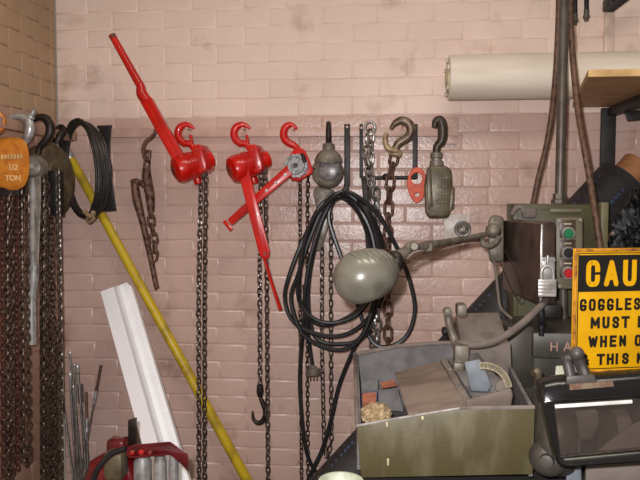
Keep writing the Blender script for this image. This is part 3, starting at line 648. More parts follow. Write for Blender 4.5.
t = thing('strap_hanger', 'broad black iron strap behind the wire rope coil', 'hook', P(107, 170, 2.46)); peg(106, 130.5, 2.43)
mb = MB(); ol = [(98, 127.5), (111.5, 127), (110.5, 140), (110, 170), (113.5, 188), (116.5, 211), (101, 212), (102, 170), (102, 140)]
mb.hexa(PP(ol, 2.418), PP(ol, 2.425), .001); part('strap', mb, M_black, t)
mb = MB(); mb.hexa(PP([(97, 125.5), (112, 125), (112, 128), (97, 128.5)], 2.43), PP([(97, 125.5), (112, 125), (112, 128), (97, 128.5)], 2.46), .001); part('top_lip', mb, M_black, t)

# ================================================================== YELLOW POLE
t = thing('yellow_pole', 'long yellow pole leaning across the brick behind the chains', 'pole', P(247, 480, 2.46))
a, b = P(70.5, 158, 2.455), P(247, 480, 2.455); fl = b + (b - a) * (b.z / (a.z - b.z))
mb = MB(); mb.cyl(a, fl, .0165, .0215, seg=18, bev=.002); part('shaft', mb, M_yellow, t)
d = (a - b).normalized(); mb = MB(); mb.cyl(a - d * .005, a + d * .045, .0175, seg=18, bev=.002); part('ferrule', mb, M_steel, t, 'bright ferrule')
mb = MB(); mb.cyl(a + d * .045, a + d * .095, .0165, .014, seg=18, bev=.003); part('tip', mb, M_black, t, 'black tip')

# ================================================================== RODS
rods = [((70, 352), (80, 484)), ((74.5, 364), (78.5, 484)), ((77.5, 366), (87, 484)), ((70, 374), (76, 484)), ((73.5, 386), (83, 484)), ((80, 384), (85.5, 484)), ((62, 394), (74, 484)), ((81, 402), (92, 484)), ((101, 365), (79, 484)), ((86, 392), (88, 484))]
rod_labels = ['tallest zinc rod of the bundle under the wire coil', 'zinc rod just right of the tallest in the corner bundle', 'zinc rod with a side hook near the top of the bundle', 'zinc rod with bright cap left of the corner bundle',
 'zinc rod with bright cap at the middle of the bundle', 'short zinc rod with wide grey ferrule in the bundle', 'lowest zinc rod beside the dark chains', 'short thin zinc rod at the right of the bundle', 'zinc rod with brown end splayed out to the right over the bundle', 'zinc rod with a short brown end at the right of the bundle']
for i, ((x0, y0), (x1, y1)) in enumerate(rods):
    Yt = 2.47 - .0105 * ((i * 3) % 10); Yb = Yt - .05; a, b = P(x0, y0, Yt), P(x1, y1, Yb); fl = b + (b - a) * (b.z / (a.z - b.z))
    t = thing('metal_rod', rod_labels[i], 'rod', fl, 'zinc rods standing in the corner')
    mb = MB(); mb.cyl(a, fl, .0042, seg=8); part('shaft', mb, M_rod, t)
    d = (b - a).normalized(); mb = MB()
    if i in (8, 9): mb.cyl(a, a + d * .10, .0058, seg=8); part('end_sleeve', mb, M_brownhose, t, 'brown end'); mb = MB(); mb.cyl(a + d * .10, a + d * .15, .0065, seg=8); part('ferrule', mb, M_steel, t)
    elif i == 5: mb.cyl(a, a + d * .07, .011, seg=10, bev=.002); part('ferrule', mb, M_rod, t)
    else: mb.lathe(a - d * .006, d, [(0, 0), (0, .006), (.004, .0085), (.014, .0085), (.018, .006), (.03, .006)], 10); part('end_cap', mb, M_chrome, t, 'bright end cap')

# ================================================================== WHITE CHANNEL
mb = MB()
top = [(100.5, 291.5, 2.335), (112.5, 287.3, 2.335), (115.5, 286.5, 2.395), (119, 285.5, 2.42), (123, 284, 2.43), (126.5, 282.2, 2.43), (130.5, 286, 2.425), (133.5, 289.5, 2.44)]
bot = [(142.5, 441.5, 2.06), (151.5, 441, 2.06), (155, 441, 2.113), (159.5, 441, 2.136), (166, 441, 2.145), (172, 441, 2.145), (175.5, 441, 2.14), (178.5, 443, 2.152)]
tp, bt = PP(top), PP(bot)
dv = ((bt[0] - tp[0]) + (bt[6] - tp[6])) / 2
ext = [p + dv * 1.55 for p in tp]
for i in range(len(tp) - 1):
    n_ = (tp[i + 1] - tp[i]).cross(dv).normalized() * .003
    if n_.y < 0: n_ = -n_
    mb.hexa([tp[i], tp[i + 1], ext[i + 1], ext[i]], [p + n_ for p in (tp[i], tp[i + 1], ext[i + 1], ext[i])])
single('white_channel', mb, M_white, 'white vinyl trim channel leaning behind the dark red roller bracket', 'trim piece', origin=tp[0], angle=20)

# ================================================================== RED ROLLER MACHINE
YR = 1.62; k = YR / FPX; zb = .74
t = thing('roller_machine', 'dark red cast machine with three steel rollers under the white channel', 'machine', V((P(155, 470, YR).x, YR, zb)))
mb = MB(); ol = [(125.5, 451), (128, 446.5), (134, 444.5), (170, 441.5), (188, 453.5), (188.5, 472), (183, 466), (171, 455), (130, 458.5), (126.5, 456)]
mb.hexa(PP(ol, YR - .04), PP(ol, YR + .10), .003); br = part('bracket', mb, M_darkred, t)
mb = MB(); lip = [(126, 451), (128.5, 446.8), (134, 445), (170, 442.2), (187, 453.8), (170.5, 445.2), (134.5, 447.4), (130.5, 449), (128.5, 452.5), (131, 456), (136, 456), (169, 452.6), (169, 454.6), (131, 458.3), (127.3, 455.6)]
mb.hexa(PP(lip, YR - .048), PP(lip, YR - .035), 0); part('bracket_rim', mb, M_darkred, br)
mb = MB()
for x, r in ((133, 2.6), (142, 3.0), (151, 2.2)):
    q = P(x, 451.5, YR - .04); mb.lathe(q, -Yv, [(0, r * k), (.008, r * k), (.011, r * k * .6), (.011, 0)], 12)
part('bracket_bolt', mb, M_redworn, br)
for x, r in ((142.5, 9.6), (160, 6.8), (173.5, 5.2)):
    q = P(x, 458, YR + .03); mb = MB(); mb.lathe(V((q.x, q.y, zb + .02)), Z, [(0, r * k), (q.z - zb - .03, r * k), (q.z - zb - .022, r * k * .85), (q.z - zb, r * k * .8)], 24); part('roller', mb, M_steel, t)
mb = MB(); q = P(114, 476, YR + .05); mb.lathe(V((q.x, q.y, zb)), Z, [(0, .075), (.03, .082), (.12, .080), (.17, .062), (.19, .03), (.19, 0)], 28); part('body', mb, M_darkred, t)
mb = MB(); q = P(116, 464, YR - .02); mb.box(q, (.05, .05, .07), .01); part('clamp_block', mb, M_olive, t)
mb = MB(); q = P(118, 447, YR + .05); mb.box(q, (.05, .05, .05), .01); part('cap', mb, M_darkred, t)
mb = MB(); a = P(132, 418, YR + .12); mb.hexa(PP([(128, 420), (137, 417), (137, 446), (128, 448)], YR + .09), PP([(128, 420), (137, 417), (137, 446), (128, 448)], YR + .13), .002); part('post', mb, M_darksteel, t)
mb = MB(); mb.stube(PP([(91, 492), (95, 474), (103, 462), (113, 453), (126, 448.5)], YR - .06), .0075, 5, 10); part('hose', mb, M_rubber, t)
mb = MB(); mb.box((t.location.x - .02, YR + .03, zb + .012), (.34, .26, .024), .004); part('base', mb, M_darkred, t)
t2 = thing('work_stand', 'low wooden stand under the dark red roller machine', 'stand', V((t.location.x, YR, 0)))
mb = MB(); mb.box((t.location.x, YR + .03, zb - .02), (.42, .36, .04), .003); part('top', mb, M_wood, t2)
for sx in (-1, 1):
    for sy in (-1, 1):
        mb = MB(); mb.box((t.location.x + sx * .17, YR + .03 + sy * .14, (zb - .04) / 2), (.045, .045, zb - .04), .003); part('leg', mb, M_wood, t2)

# ================================================================== SHELF, ROLL, BRACKETS, PIPE, HOSES
zs = 1.945
def at_z(px, py, z):
    d = P(px, py, 1.0) - V((0, 0, CAMZ)); f = (z - CAMZ) / d.z; return V((0, 0, CAMZ)) + d * f
A_, B_ = at_z(567, 110.5, zs), at_z(588, 77, zs); A_.y = 2.488
D_ = V((1.75, 2.488, zs)); Cc = V((1.75, B_.y + .03, zs))
t = thing('wall_shelf', 'plywood wall shelf seen from below at the top right', 'shelf', A_)
mb = MB(); ps = [A_, B_, Cc, D_]; mb.slab(ps, (0, 0, .019), 0); part('board', mb, M_plywood, t)
mb = MB(); e0, e1 = B_ + V((0, -.004, 0)), Cc + V((0, -.004, 0)); mb.hexa([e0, e1, e1 + Z * .019, e0 + Z * .019], [p + V((0, .004, 0)) for p in (e0, e1, e1 + Z * .019, e0 + Z * .019)]); part('front_edge', mb, M_plyedge, t, 'pale raw front edge')
bx = P(607, 140, 2.49).x
t = thing('shelf_bracket', 'black steel shelf bracket on a dark wall strip under the shelf', 'bracket', V((bx, 2.48, 1.8)))
mb = MB(); zt, zl = zs - .004, P(607, 166, 2.49).z; mb.box((bx, 2.482, (zt + zl) / 2), (.05, .02, zt - zl), .003); part('wall_strip', mb, M_felt, t)
mb = MB(); mb.box((bx + .01, 2.18, zs - .019), (.032, .60, .03), .003); part('arm', mb, M_black, t)
mb = MB(); ux_ = P(609, 30, 2.49); mb.box((ux_.x, 2.49, 2.25), (.034, .016, .5), .003)
single('shelf_upright', mb, mat('cream_upright', (232, 208, 192), .4), 'slim painted upright strip on the wall above the shelf', 'shelf upright', origin=(ux_.x, 2.49, 2.0))
mb = MB(); a, b = P(602, 14, 2.46), P(640, -8, 2.2); mb.hexa(PP([(603, 12), (613, 12), (640, -8), (634, -14), (618, -2)], 2.40), PP([(603, 12), (613, 12), (640, -8), (634, -14), (618, -2)], 2.43), .003); mb.box(P(609, 3, 2.455), (.02, .08, .04), .003)
single('upper_bracket', mb, M_black, 'black bracket end at the top edge above the cream roll', 'bracket', origin=P(610, 5, 2.45))
mb = MB(); mb.hexa(PP([(624, 113), (628, 111), (660, 108), (660, 118), (627, 121)], 2.36), PP([(624, 113), (628, 111), (660, 108), (660, 118), (627, 121)], 2.40), .003); q = P(655, 113, 2.44); mb.box(q, (.03, .11, .03), .002)
single('short_bracket', mb, M_black, 'short black bracket stub below the shelf beside the wall strip', 'bracket', origin=P(640, 115, 2.42))

rr = .0785
rc = V((0, WY - rr - .024, zs + .019 + rr)); xl = P(449, 78, rc.y).x
t = thing('paper_roll', 'long cream roll lying on the plywood shelf', 'roll', V((xl, rc.y, rc.z)))
mb = MB(); mb.lathe((xl, rc.y, rc.z), X, [(0, 0), (0, rr - .012), (-.004, rr - .008), (.0, rr), (1.95, rr), (1.95, 0)], 40); part('roll', mb, M_paper, t)
mb = MB(); mb.lathe((xl - .006, rc.y, rc.z), X, [(-.006, 0), (-.006, .03), (-.002, .03), (-.002, .052), (.004, .052)], 24); part('core', mb, M_scale, t)
for a in (.6, 1.6, 2.7, 3.9, 5.2): mb = MB(); mb.box((xl - .008, rc.y + .06 * math.cos(a), rc.z + .06 * math.sin(a)), (.008, .022, .016), .003); part('end_staple', mb, M_outlet, t)

YP = 2.09
t = thing('conduit_pipe', 'grey steel conduit pipe rising from the green control cabinet', 'pipe', P(559, 203, YP))
mb = MB(); a = P(559.5, 203.5, YP); mb.cyl((a.x, a.y, a.z), (a.x + .003, a.y, 2.75), .0145, seg=18); part('pipe', mb, M_pipe, t)
mb = MB(); mb.lathe(a, Z, [(0, .026), (.012, .026), (.014, .021), (.03, .021)], 8); part('locknut', mb, M_pipe, t)
t = thing('brown_hose', 'brown hose draped down on both sides of the conduit pipe', 'hose', P(562, 20, 2.14))
mb = MB(); mb.stube(PP([(531, 215, 2.26), (538, 180, 2.25), (546, 148, 2.24), (552, 112, 2.22), (556, 70, 2.18), (558.5, 20, 2.16), (559.5, -30, 2.16), (562.5, -52, 2.15), (568, -30, 2.14), (569, 0, 2.125), (573, 60, 2.09), (578, 110, 2.04), (584, 146, 2.0), (590, 180, 1.99), (597, 225, 1.955), (602, 262, 1.95)]), .0095, 6, 10)
part('hose', mb, M_brownhose, t)
mb = MB(); q = P(562, -51, 2.14); mb.cyl(q + V((0, -.03, -.012)), V((q.x, 2.5, q.z - .012)), .008, seg=10); part('hanging_peg', mb, M_darksteel, t)
for px, y1, lab in ((574.5, 24, 'longer black hose end hanging at the top edge by the pipe'), (586, 20, 'shorter black hose end with bright tip hanging at the top edge')):
    t = thing('hose_end', lab, 'hose', P(px, 0, 2.42), 'hose ends at the top edge')
    mb = MB(); a, b = P(px, -60, 2.42), P(px + .5, y1 - 10, 2.42); mb.cyl(a, b, .008, seg=10); part('hose', mb, M_rubber, t)
    mb = MB(); mb.lathe(b, -Z, [(0, .0095), (.018, .0095), (.019, .012), (.028, .012), (.029, .008), (.038, .008)], 8); part('fitting', mb, M_pipe, t)

# ================================================================== BLACK FELT ROLL
a, b = P(621, 181, 2.395), P(362, 462, 2.16); d = (a - b).normalized(); fl = b - d * (b.z / d.z) + d * .10
t = thing('felt_roll', 'long black roll with blue print and cardboard core leaning behind the machine', 'roll', fl)
mb = MB(); R = .088; L = (a - fl).length; mb.lathe(fl, d, [(0, 0), (0, R), (L, R), (L + .001, R - .004), (L - .002, .06), (L - .002, 0)], 36); fr = part('felt', mb, M_felt, t)
mb = MB(); ca = a - d * .02; mb.lathe(ca, d, [(0, .05), (.105, .050), (.105, .043), (.02, .043), (.02, 0)], 30); part('core', mb, M_card, t, 'cardboard core')
mb = MB(); view = V((0, -1, .12)); n_ = (view - d * view.dot(d)).normalized(); s_ = d.cross(n_)
rnd = random.Random(3)
for row, ang in ((0, .12), (1, -.95)):
    nn = n_ * math.cos(ang) + s_ * math.sin(ang); ss = d.cross(nn); u_ = .06
    while u_ < L - .1:
        if rnd.random() < .75: mb.box(a - d * u_ + nn * (R + .0003), (rnd.uniform(.004, .012), .010, .0012), 0, axes=(d, ss, nn))
        u_ += rnd.uniform(.014, .03)
part('print_marks', mb, M_bluemark, fr, 'blue print marks')

# ================================================================== CONTROL CABINET
t = thing('control_cabinet', 'olive green metal control cabinet behind the caution sign', 'cabinet', P(556, 330, 2.05))
mb = MB(); ol = [(513, 203.5), (607, 204.5), (607, 345), (513, 345)]; f_ = PP(ol, 2.03); mb.hexa(f_, [V((p.x, 2.14, p.z)) for p in f_], .006)
part('case', mb, M_green, t)
mb = MB(); ol = [(517, 209), (598, 209), (598, 340), (517, 340)]; mb.hexa(PP(ol, 2.02), PP(ol, 2.035), .004); part('door', mb, M_green, t)
mb = MB(); mb.box(P(603, 226, 2.015), (.022, .03, .14), .004); part('edge_flange', mb, M_greendust, t)
mb = MB(); mb.stube(PP([(512, 215), (515, 209), (521, 207), (524, 212)], 2.0), .007, 4, 8); mb.box(P(529, 213, 2.01), (.04, .02, .03), .006); part('latch', mb, M_dust, t)
mb = MB()
for i in range(3): mb.box(P(559 + i * 2, 210.5, 2.018), (.004, .003, .006))
q = P(566, 210.5, 2.016); mb.box(q, (.09, .003, .010), .001); part('nameplate', mb, M_panelgrey, t)

# switch box with padlock
Yf, Yb_ = 1.72, 2.02
fl_, fr_ = [P(541, 223.5, Yf), P(555.5, 222, Yf + .012)], [P(541, 305, Yf), P(555.5, 304, Yf + .012)]
bl_ = P(503.5, 218, Yb_); bl2 = P(503.5, 287, Yb_)
offs = fl_[1] - fl_[0]
t = thing('switch_box', 'dark brown switch box with a padlock beside the push buttons', 'switch box', P(530, 305, 1.8))
mb = MB(); bz = fl_[0].z; b0 = V((bl_.x, bl_.y, bz)); b1 = V((bl_.x, bl_.y, fr_[0].z))
mb.hexa([fl_[0], fl_[1], fr_[1], fr_[0]], [b0, b0 + offs, b1 + offs, b1], .004)
bxo = part('case', mb, M_boxbrown, t)
mb = MB(); mb.box((fl_[0] + fr_[0]) / 2 + V((.0005, -.001, 0)), (.005, .004, (fl_[0] - fr_[0]).length * .98), .001); part('bright_edge', mb, M_chrome, t, 'bright worn edge')
mb = MB(); ol = [(542, 257), (555, 257), (555, 281), (542, 281)]; mb.hexa(PP(ol, Yf - .007), PP(ol, Yf + .01), .002); part('hasp', mb, M_steel, t)
mb = MB(); mb.box(P(547.5, 261, Yf - .012), (.006, .012, .03), .002)
for x in (543.5, 553.5): q = P(x, 260, Yf - .006); mb.cyl(q, q - Yv * .004, .004, seg=8)
part('staple', mb, M_steel, t)
mb = MB(); mb.box(P(549, 309, Yf + .04), (.045, .08, .035), .004); part('bottom_block', mb, M_black, t)
t = thing('padlock', 'silver padlock hanging on the brown switch box hasp', 'padlock', P(547.5, 288, Yf - .03))
mb = MB(); ol = [(538, 280), (556.5, 279), (556.5, 296), (538, 297)]; mb.hexa(PP(ol, Yf - .042), PP(ol, Yf - .014), .003)
for i in range(5): 
    q0 = P(538.6, 281.8 + i * 3.4, Yf - .0421); q1 = P(555.9, 280.8 + i * 3.4, Yf - .0421); mb.box((q0 + q1) / 2, ((q1 - q0).length, .0012, .0078), .0004)
part('body', mb, M_chrome, t)
mb = MB(); mb.stube(PP([(541.5, 282), (541.5, 272), (543.5, 267.5), (547.5, 266), (551.5, 267.5), (553.2, 272), (553.2, 282)], Yf - .028), rp(1.6, Yf), 5, 10); part('shackle', mb, M_steel, t)

# push buttons
YB = 1.90
t = thing('push_button_station', 'olive grey push button box with green, black and red buttons', 'control box', P(568, 290, YB))
mb = MB(); ol = [(555.5, 217.5), (583, 217), (583, 289), (555.5, 289)]; mb.hexa(PP(ol, YB), PP(ol, 2.025), .005); part('case', mb, M_panelgrey, t)
mb = MB()
for x, y in ((559, 220.5), (580, 220), (559, 286)): q = P(x, y, YB); mb.cyl(q + Yv * .001, q - Yv * .003, .0045, seg=8)
part('screw', mb, M_steel, t)
for i, (y, m_, nm) in enumerate(((233.5, M_butgreen, 'green'), (253, M_butblack, 'black'), (273, M_butred, 'red'))):
    q = P(568, y, YB); mb = MB(); mb.box(P(567.7, y - 4.5, YB - .0005), (.042, .003, .050), .0008); pl = part('legend_plate', mb, M_boxbrown, t)
    mb = MB(); mb.lathe(q - Yv * .001, -Yv, [(0, .0185), (.006, .0185), (.010, .0155), (.007, .0135), (.004, 0)], 24); bz_ = part('bezel', mb, M_chrome, t)
    mb = MB(); mb.lathe(q - Yv * .004, -Yv, [(0, .0132), (.008, .013), (.010, .0115), (.0105, 0)], 24); part('button', mb, m_, bz_, nm + ' button')
    mb = MB(); mb.box(P(567.7, y - 9.6, YB - .0022), (.02, .0015, .004)); part('legend', mb, M_scale, pl)
mb = MB(); a, b = P(563, 288, YB + .05), P(564, 330, YB + .05); mb.cyl(a, b, .012, seg=14); part('conduit', mb, M_pipe, t)

# ================================================================== GRINDING MACHINE
ZT = P(360, 477, 1.30).z      # table level under the tray
t = thing('tool_grinder', 'dusty olive bench grinder with open coolant tray and lettered grey housing', 'grinding machine', V((.2, 1.6, 0)))
mb = MB(); mb.box((.405, 1.60, ZT / 2 - .006), (.91, .82, ZT - .012), .01); part('pedestal', mb, mat('dark_machine_base', (34, 32, 29), .9), t); mb = MB(); mb.box((-.085, 1.27, ZT - .016), (.10, .12, .008), .002); part('side_ledge', mb, M_housing, t)
# tray
YF, YK = 1.30, 1.66
front = [(357, 427), (395, 420), (460, 409.5), (535, 408.5), (533, 474.5), (361, 478)]
fp = PP(front, YF); 
mb = MB(); th = .008
mb.hexa(fp, [p + V((0, th, 0)) for p in fp], .002)
tray = part('tray', mb, M_trayout, t)
bk_top = [at for at in PP([(355, 354), (372, 351), (400, 346), (440, 343), (470, 343), (510, 348)], YK)]
zfloor = ZT + .012
mb = MB()
bb = [V((p.x, YK, zfloor)) for p in bk_top]
for i in range(len(bk_top) - 1): mb.hexa([bk_top[i], bk_top[i + 1], bb[i + 1], bb[i]], [p + V((0, .008, 0)) for p in (bk_top[i], bk_top[i + 1], bb[i + 1], bb[i])])
part('tray_back', mb, M_trayin, tray)
mb = MB(); l0, l1 = fp[0] + V((0, th, 0)), bk_top[0]
mb.hexa([l0, l1, V((l1.x, YK, zfloor)), V((l0.x, YF + th, zfloor))], [p + V((.008, 0, 0)) for p in (l0, l1, V((l1.x, YK, zfloor)), V((l0.x, YF + th, zfloor)))])
part('tray_side', mb, M_trayin, tray); mb = MB()
r0_, r1_ = fp[3] + V((0, th, 0)), P(512, 367, YK - .06)
mb.hexa([r0_, r1_, V((r1_.x, r1_.y, zfloor)), V((r0_.x, YF + th, zfloor))], [p + V((-.008, 0, 0)) for p in (r0_, r1_, V((r1_.x, r1_.y, zfloor)), V((r0_.x, YF + th, zfloor)))])
part('tray_side', mb, M_trayin, tray)
zb_ = fp[4].z + .002
mb = MB(); mb.hexa([V((fp[0].x, YF + th, zb_)), V((fp[4].x - .008, YF + th, zb_)), V((r1_.x, YK, zb_)), V((l1.x, YK, zb_))], [V((fp[0].x, YF + th, zb_ + .02)), V((fp[4].x - .008, YF + th, zb_ + .02)), V((r1_.x, YK, zb_ + .02)), V((l1.x, YK, zb_ + .02))]); part('tray_floor', mb, M_trayin, tray)
mb = MB(); rim = [p + V((0, .004, .001)) for p in fp[:3]]; mb.tube(rim, .0026, 8); part('rim_edge', mb, M_steel, tray, 'bright worn rim')
mb = MB(); rim = [p + V((0, .004, .001)) for p in fp[2:4]]; mb.tube([rim[0], rim[1]], .0045, 8); part('front_rim', mb, M_dust, tray); mb = MB(); mb.tube([l0] + bk_top, .0055, 8); part('back_rim', mb, M_dust, tray)
mb = MB()
for (x, y, hgt) in ((388, 462, 6), (387, 424.5, 4), (422.5, 418, 3)):
    q = P(x, y, YF - .0006); mb.box(q, (.0042, .0012, hgt * YF / FPX * 1.2), .0004)
part('paint_drip', mb, M_scale, tray, 'cream paint drip')
# table plate
mb = MB(); ol = [(394.5, 372.5, 1.60), (440, 360.5, 1.60), (467.5, 407, 1.36), (408, 414.5, 1.36)]; pp_ = PP(ol); n_ = (pp_[1] - pp_[0]).cross(pp_[3] - pp_[0]).normalized() * .010
if n_.z > 0: n_ = -n_
mb.slab(pp_, n_, .002); part('tool_table', mb, M_tandust, t)
mb = MB(); ol = [(440, 359, 1.595), (446, 358, 1.595), (474, 405, 1.36), (467, 407, 1.36)]; pp_ = PP(ol); mb.slab(pp_, n_ * .8, .001); bar = part('slot_bar', mb, M_dust, t)
for f in (.25, .45, .62, .8):
    mb = MB(); q = P(443 + 27.5 * f, 358.5 + 47.5 * f, 1.595 - .235 * f - .003); mb.lathe(q, V((0, -.5, .85)), [(0, .0045), (.004, .0045), (.005, 0)], 8); part('bolt', mb, M_armgrey, bar)
mb = MB(); ol = [(447, 358, 1.60), (478, 352, 1.62), (506, 388, 1.46), (474, 400, 1.40)]; pp_ = PP(ol); mb.slab(pp_, n_, .002); part('side_table', mb, M_trayin, t)
mb = MB(); ol = [(466, 400), (511, 388), (513, 395), (511, 406.5), (467, 408.5)]; mb.hexa(PP(ol, 1.34), PP(ol, 1.40), .003); part('rest_block', mb, M_tandust, t)
mb = MB(); ol = [(464, 362), (480, 359), (492, 385), (488, 392), (471, 391)]; mb.hexa(PP(ol, 1.43), PP(ol, 1.45), .003)
part('blue_plate', mb, M_bluegrey, t, 'blue-grey angle plate')
# protractor arc
mb = MB(); ob, ib = [], []
for i in range(15):
    f = i / 14; a = math.radians(100 - 92 * f)
    ob.append((484 + 28.5 * math.cos(a), 391 - 29 * math.sin(a))); ib.append((484 + 22 * math.cos(a), 391 - 22 * math.sin(a)))
for i in range(14):
    q = [ob[i], ob[i + 1], ib[i + 1], ib[i]]; mb.hexa(PP(q, 1.39), PP(q, 1.40))
arc = part('protractor_scale', mb, mat('dusty_scale', (150, 140, 112), .6, 0, (128, 118, 96), scale=40), t, 'cream protractor scale')
mb = MB()
for i in range(1, 28):
    f = i / 28; a = math.radians(100 - 92 * f); r_ = 27.6
    a0, a1 = P(484 + 27.5 * math.cos(a), 391 - 28 * math.sin(a), 1.3892), P(484 + (23.5 if i % 4 else 22.6) * math.cos(a), 391 - (24 if i % 4 else 22.8) * math.sin(a), 1.3892)
    mb.tube([a0, a1], .0006, 4)
part('scale_tick', mb, M_signblack, arc)
mb = MB(); ol = [(496, 382), (504, 379), (511, 388), (505, 394), (495, 391)]; mb.hexa(PP(ol, 1.40), PP(ol, 1.43), .004); part('scale_hub', mb, M_dust, t)
# wheel hood
mb = MB(); f1 = PP([(456, 313, 1.80), (499, 312, 1.80), (509, 344, 1.64), (461, 345, 1.64)]); mb.slab(f1, (0, .05, -.05), .004)
f2 = PP([(465, 344, 1.64), (511, 343, 1.64), (513, 392, 1.64), (468, 392, 1.64)]); mb.slab(f2, (0, .16, 0), .005); part('wheel_hood', mb, M_dust, t)
mb = MB(); mb.stube(PP([(447.5, 312, 1.62), (449, 324, 1.61), (453, 336, 1.60), (457, 346, 1.60)]), [.010, .009, .010, .012], 4, 10); q = P(447.5, 312, 1.615); mb.lathe(q, -Yv, [(-.012, .011), (.010, .011), (.012, .008), (.012, 0)], 14)
mb.box(P(461, 309.5, 1.66), (.024, .05, .03), .005); part('clamp_lever', mb, M_armgrey, t)
mb = MB(); q = P(446.5, 331, 1.63); mb.lathe(q + V((.01, 0, 0)), V((-1, -.3, 0)), [(0, .009), (.014, .012), (.020, .010), (.024, 0)], 14); part('knob', mb, M_butblack, t, 'black knob')
mb = MB(); mb.box(P(461, 356, 1.56), (.034, .04, .058), .006); mb.box(P(458.5, 366, 1.545), (.026, .03, .022), .005); mb.cyl(P(466, 350, 1.56), P(466, 366, 1.54), .006, seg=10); part('clamp', mb, M_armgrey, t)
mb = MB(); mb.stube(PP([(456, 341, 1.59), (463, 344.5, 1.57), (476, 345, 1.56), (492, 342, 1.56), (508, 334, 1.58), (524, 322, 1.62), (540, 307, 1.68), (546, 300, 1.74)]), [.006, .0075, .0085, .009, .009, .009, .009, .009], 6, 12); part('dusty_hose', mb, M_dust, t)
# lettered housing
zhs = P(548, 333, 1.72).z; zhb = P(548, 358.5, 1.72).z; xh0 = P(533, 345, 1.72).x
mb = MB(); mb.box(((xh0 + 1.0) / 2, 1.72 + .13, (zhs + zhb) / 2), (1.0 - xh0, .26, zhs - zhb), .004); hs = part('lettered_housing', mb, M_housing, t)
mb = MB(); q = P(549.5, 351, 1.7195); mb.text('H', .0335, q, X, Z, .0006, .0002, .92); q = P(563.3, 351, 1.7195); mb.text('A', .0335, q, X, Z, .0006, .0002, .92); part('lettering', mb, M_pinkletter, hs, 'pink painted letters H A')
mb = MB(); mb.box(P(516, 352, 1.80), (.07, .12, .16), .006); mb.box(V((.40, 1.86, (ZT + zhb) / 2)), (.30, .22, zhb - ZT), .006); part('column', mb, M_housing, t)
mb = MB(); mb.stube(PP([(541, 309, 1.70), (541.5, 318, 1.70), (541.5, 325, 1.71)]), .0085, 4, 10); q = P(541.5, 324, 1.71); mb.lathe(q, -Z, [(0, .0095), (.012, .0095), (.014, .007), (.03, .007)], 10); part('cable_gland', mb, M_rubber, t)
# wheel guards on the right
mb = MB(); q = P(556, 432, 1.34); mb.lathe(q + V((-.05, 0, 0)), X, [(0, 0), (0, .045), (.006, .07), (.02, .082), (.055, .086), (.07, .08), (.07, 0)], 30); part('wheel_guard', mb, M_housing, t)
mb = MB(); q = P(548, 458, 1.28); mb.lathe(q, V((-.35, -1, .1)), [(-.05, 0), (-.05, .034), (0, .036), (.008, .033), (.016, .024), (.018, .014), (.03, .012), (.032, 0)], 24); part('spindle_cap', mb, M_housing, t)
mb = MB(); ol = [(598, 372), (720, 366), (720, 480), (598, 480)]; mb.hexa(PP(ol, 1.53), PP(ol, 1.70), .01); part('motor_case', mb, mat('dark_motor_case', (58, 52, 47), .6), t)
mb = MB(); q = P(606, 440, 1.42); mb.lathe(q, X, [(0, 0), (0, .03), (.004, .075), (.012, .078), (.03, .078), (.034, .075), (.034, 0)], 32); part('grinding_wheel', mb, M_dust, t)
mb = MB(); ol = [(566, 410), (598, 409), (600, 425), (592, 440), (566, 440)]; mb.hexa(PP(ol, 1.36), PP(ol, 1.42), .006); part('tool_rest', mb, M_dust, t)
mb = MB(); ol = [(566, 434), (574, 430), (580, 440), (582, 486), (566, 486)]; mb.hexa(PP(ol, 1.30), PP(ol, 1.34), .003); part('rest_arm', mb, M_bluegrey, t, 'blue-grey rest arm')
mb = MB(); ol = [(610, 440), (640, 420), (690, 415), (690, 486), (585, 486), (585, 462)]; mb.hexa(PP(ol, 1.30), PP(ol, 1.36), .006); part('lower_guard', mb, M_dust, t)
mb = MB(); ol = [(564, 388), (700, 372), (700, 384), (566, 398)]; mb.hexa(PP(ol, 1.37), PP(ol, 1.42), .004); part('support_ledge', mb, M_housing, t)
mb = MB(); mb.stube(PP([(534, 374, 1.45), (537, 371, 1.44), (538.5, 378, 1.44), (537, 398, 1.44)]), .008, 4, 8); part('brass_pipe', mb, M_olive, t)
mb = MB(); ol = [(556, 366), (573, 365), (575, 386), (554, 392)]; mb.hexa(PP(ol, 1.44), PP(ol, 1.445)); single('paper_tag', mb, M_pale, 'pale card standing behind the eye shield clamp', 'card', origin=P(565, 380, 1.44))
mb = MB(); ol = [(592, 374.5), (626, 371.5), (625, 384), (594, 386)]; mb.hexa(PP(ol, 1.359), PP(ol, 1.362)); part('rating_plate', mb, M_pale, t, 'pale rating plate')

# things in the tray
q = P(376, 414.5, 1.40); mb = MB(); b_ = bmesh.new(); bmesh.ops.create_icosphere(b_, subdivisions=5, radius=1.0)
for v in b_.verts:
    nn = noise.noise(v.co * 2.2) * .22 + noise.noise(v.co * 6 + V((3, 1, 2))) * .20 + noise.noise(v.co * 13) * .09
    v.co = V((v.co.x * .031, v.co.y * .036, v.co.z * .022)) * (1 + nn)
bmesh.ops.translate(b_, vec=q, verts=b_.verts); mb.merge(b_)
q = P(372, 417, 1.42); single('rag', mb, M_rag, 'crumpled tan rag in the left end of the coolant tray', 'rag', origin=q, angle=70)
mb = MB(); ol = [(362, 393), (376.5, 392), (376.5, 408), (362, 409)]; mb.hexa(PP(ol, 1.50), PP(ol, 1.54), .002); bt = thing('brick_block', 'small orange block with dark blue edge beside the rag', 'block', P(369, 402, 1.5)); part('block', mb, M_brick, bt)
mb = MB(); mb.tube(PP([(361.5, 409), (361.5, 392.5), (376.8, 391.5), (376.8, 408)], 1.497), .0022, 6); part('edge_band', mb, mat('dark_blue_edge', (44, 44, 74), .5), bt, 'dark blue edge band')
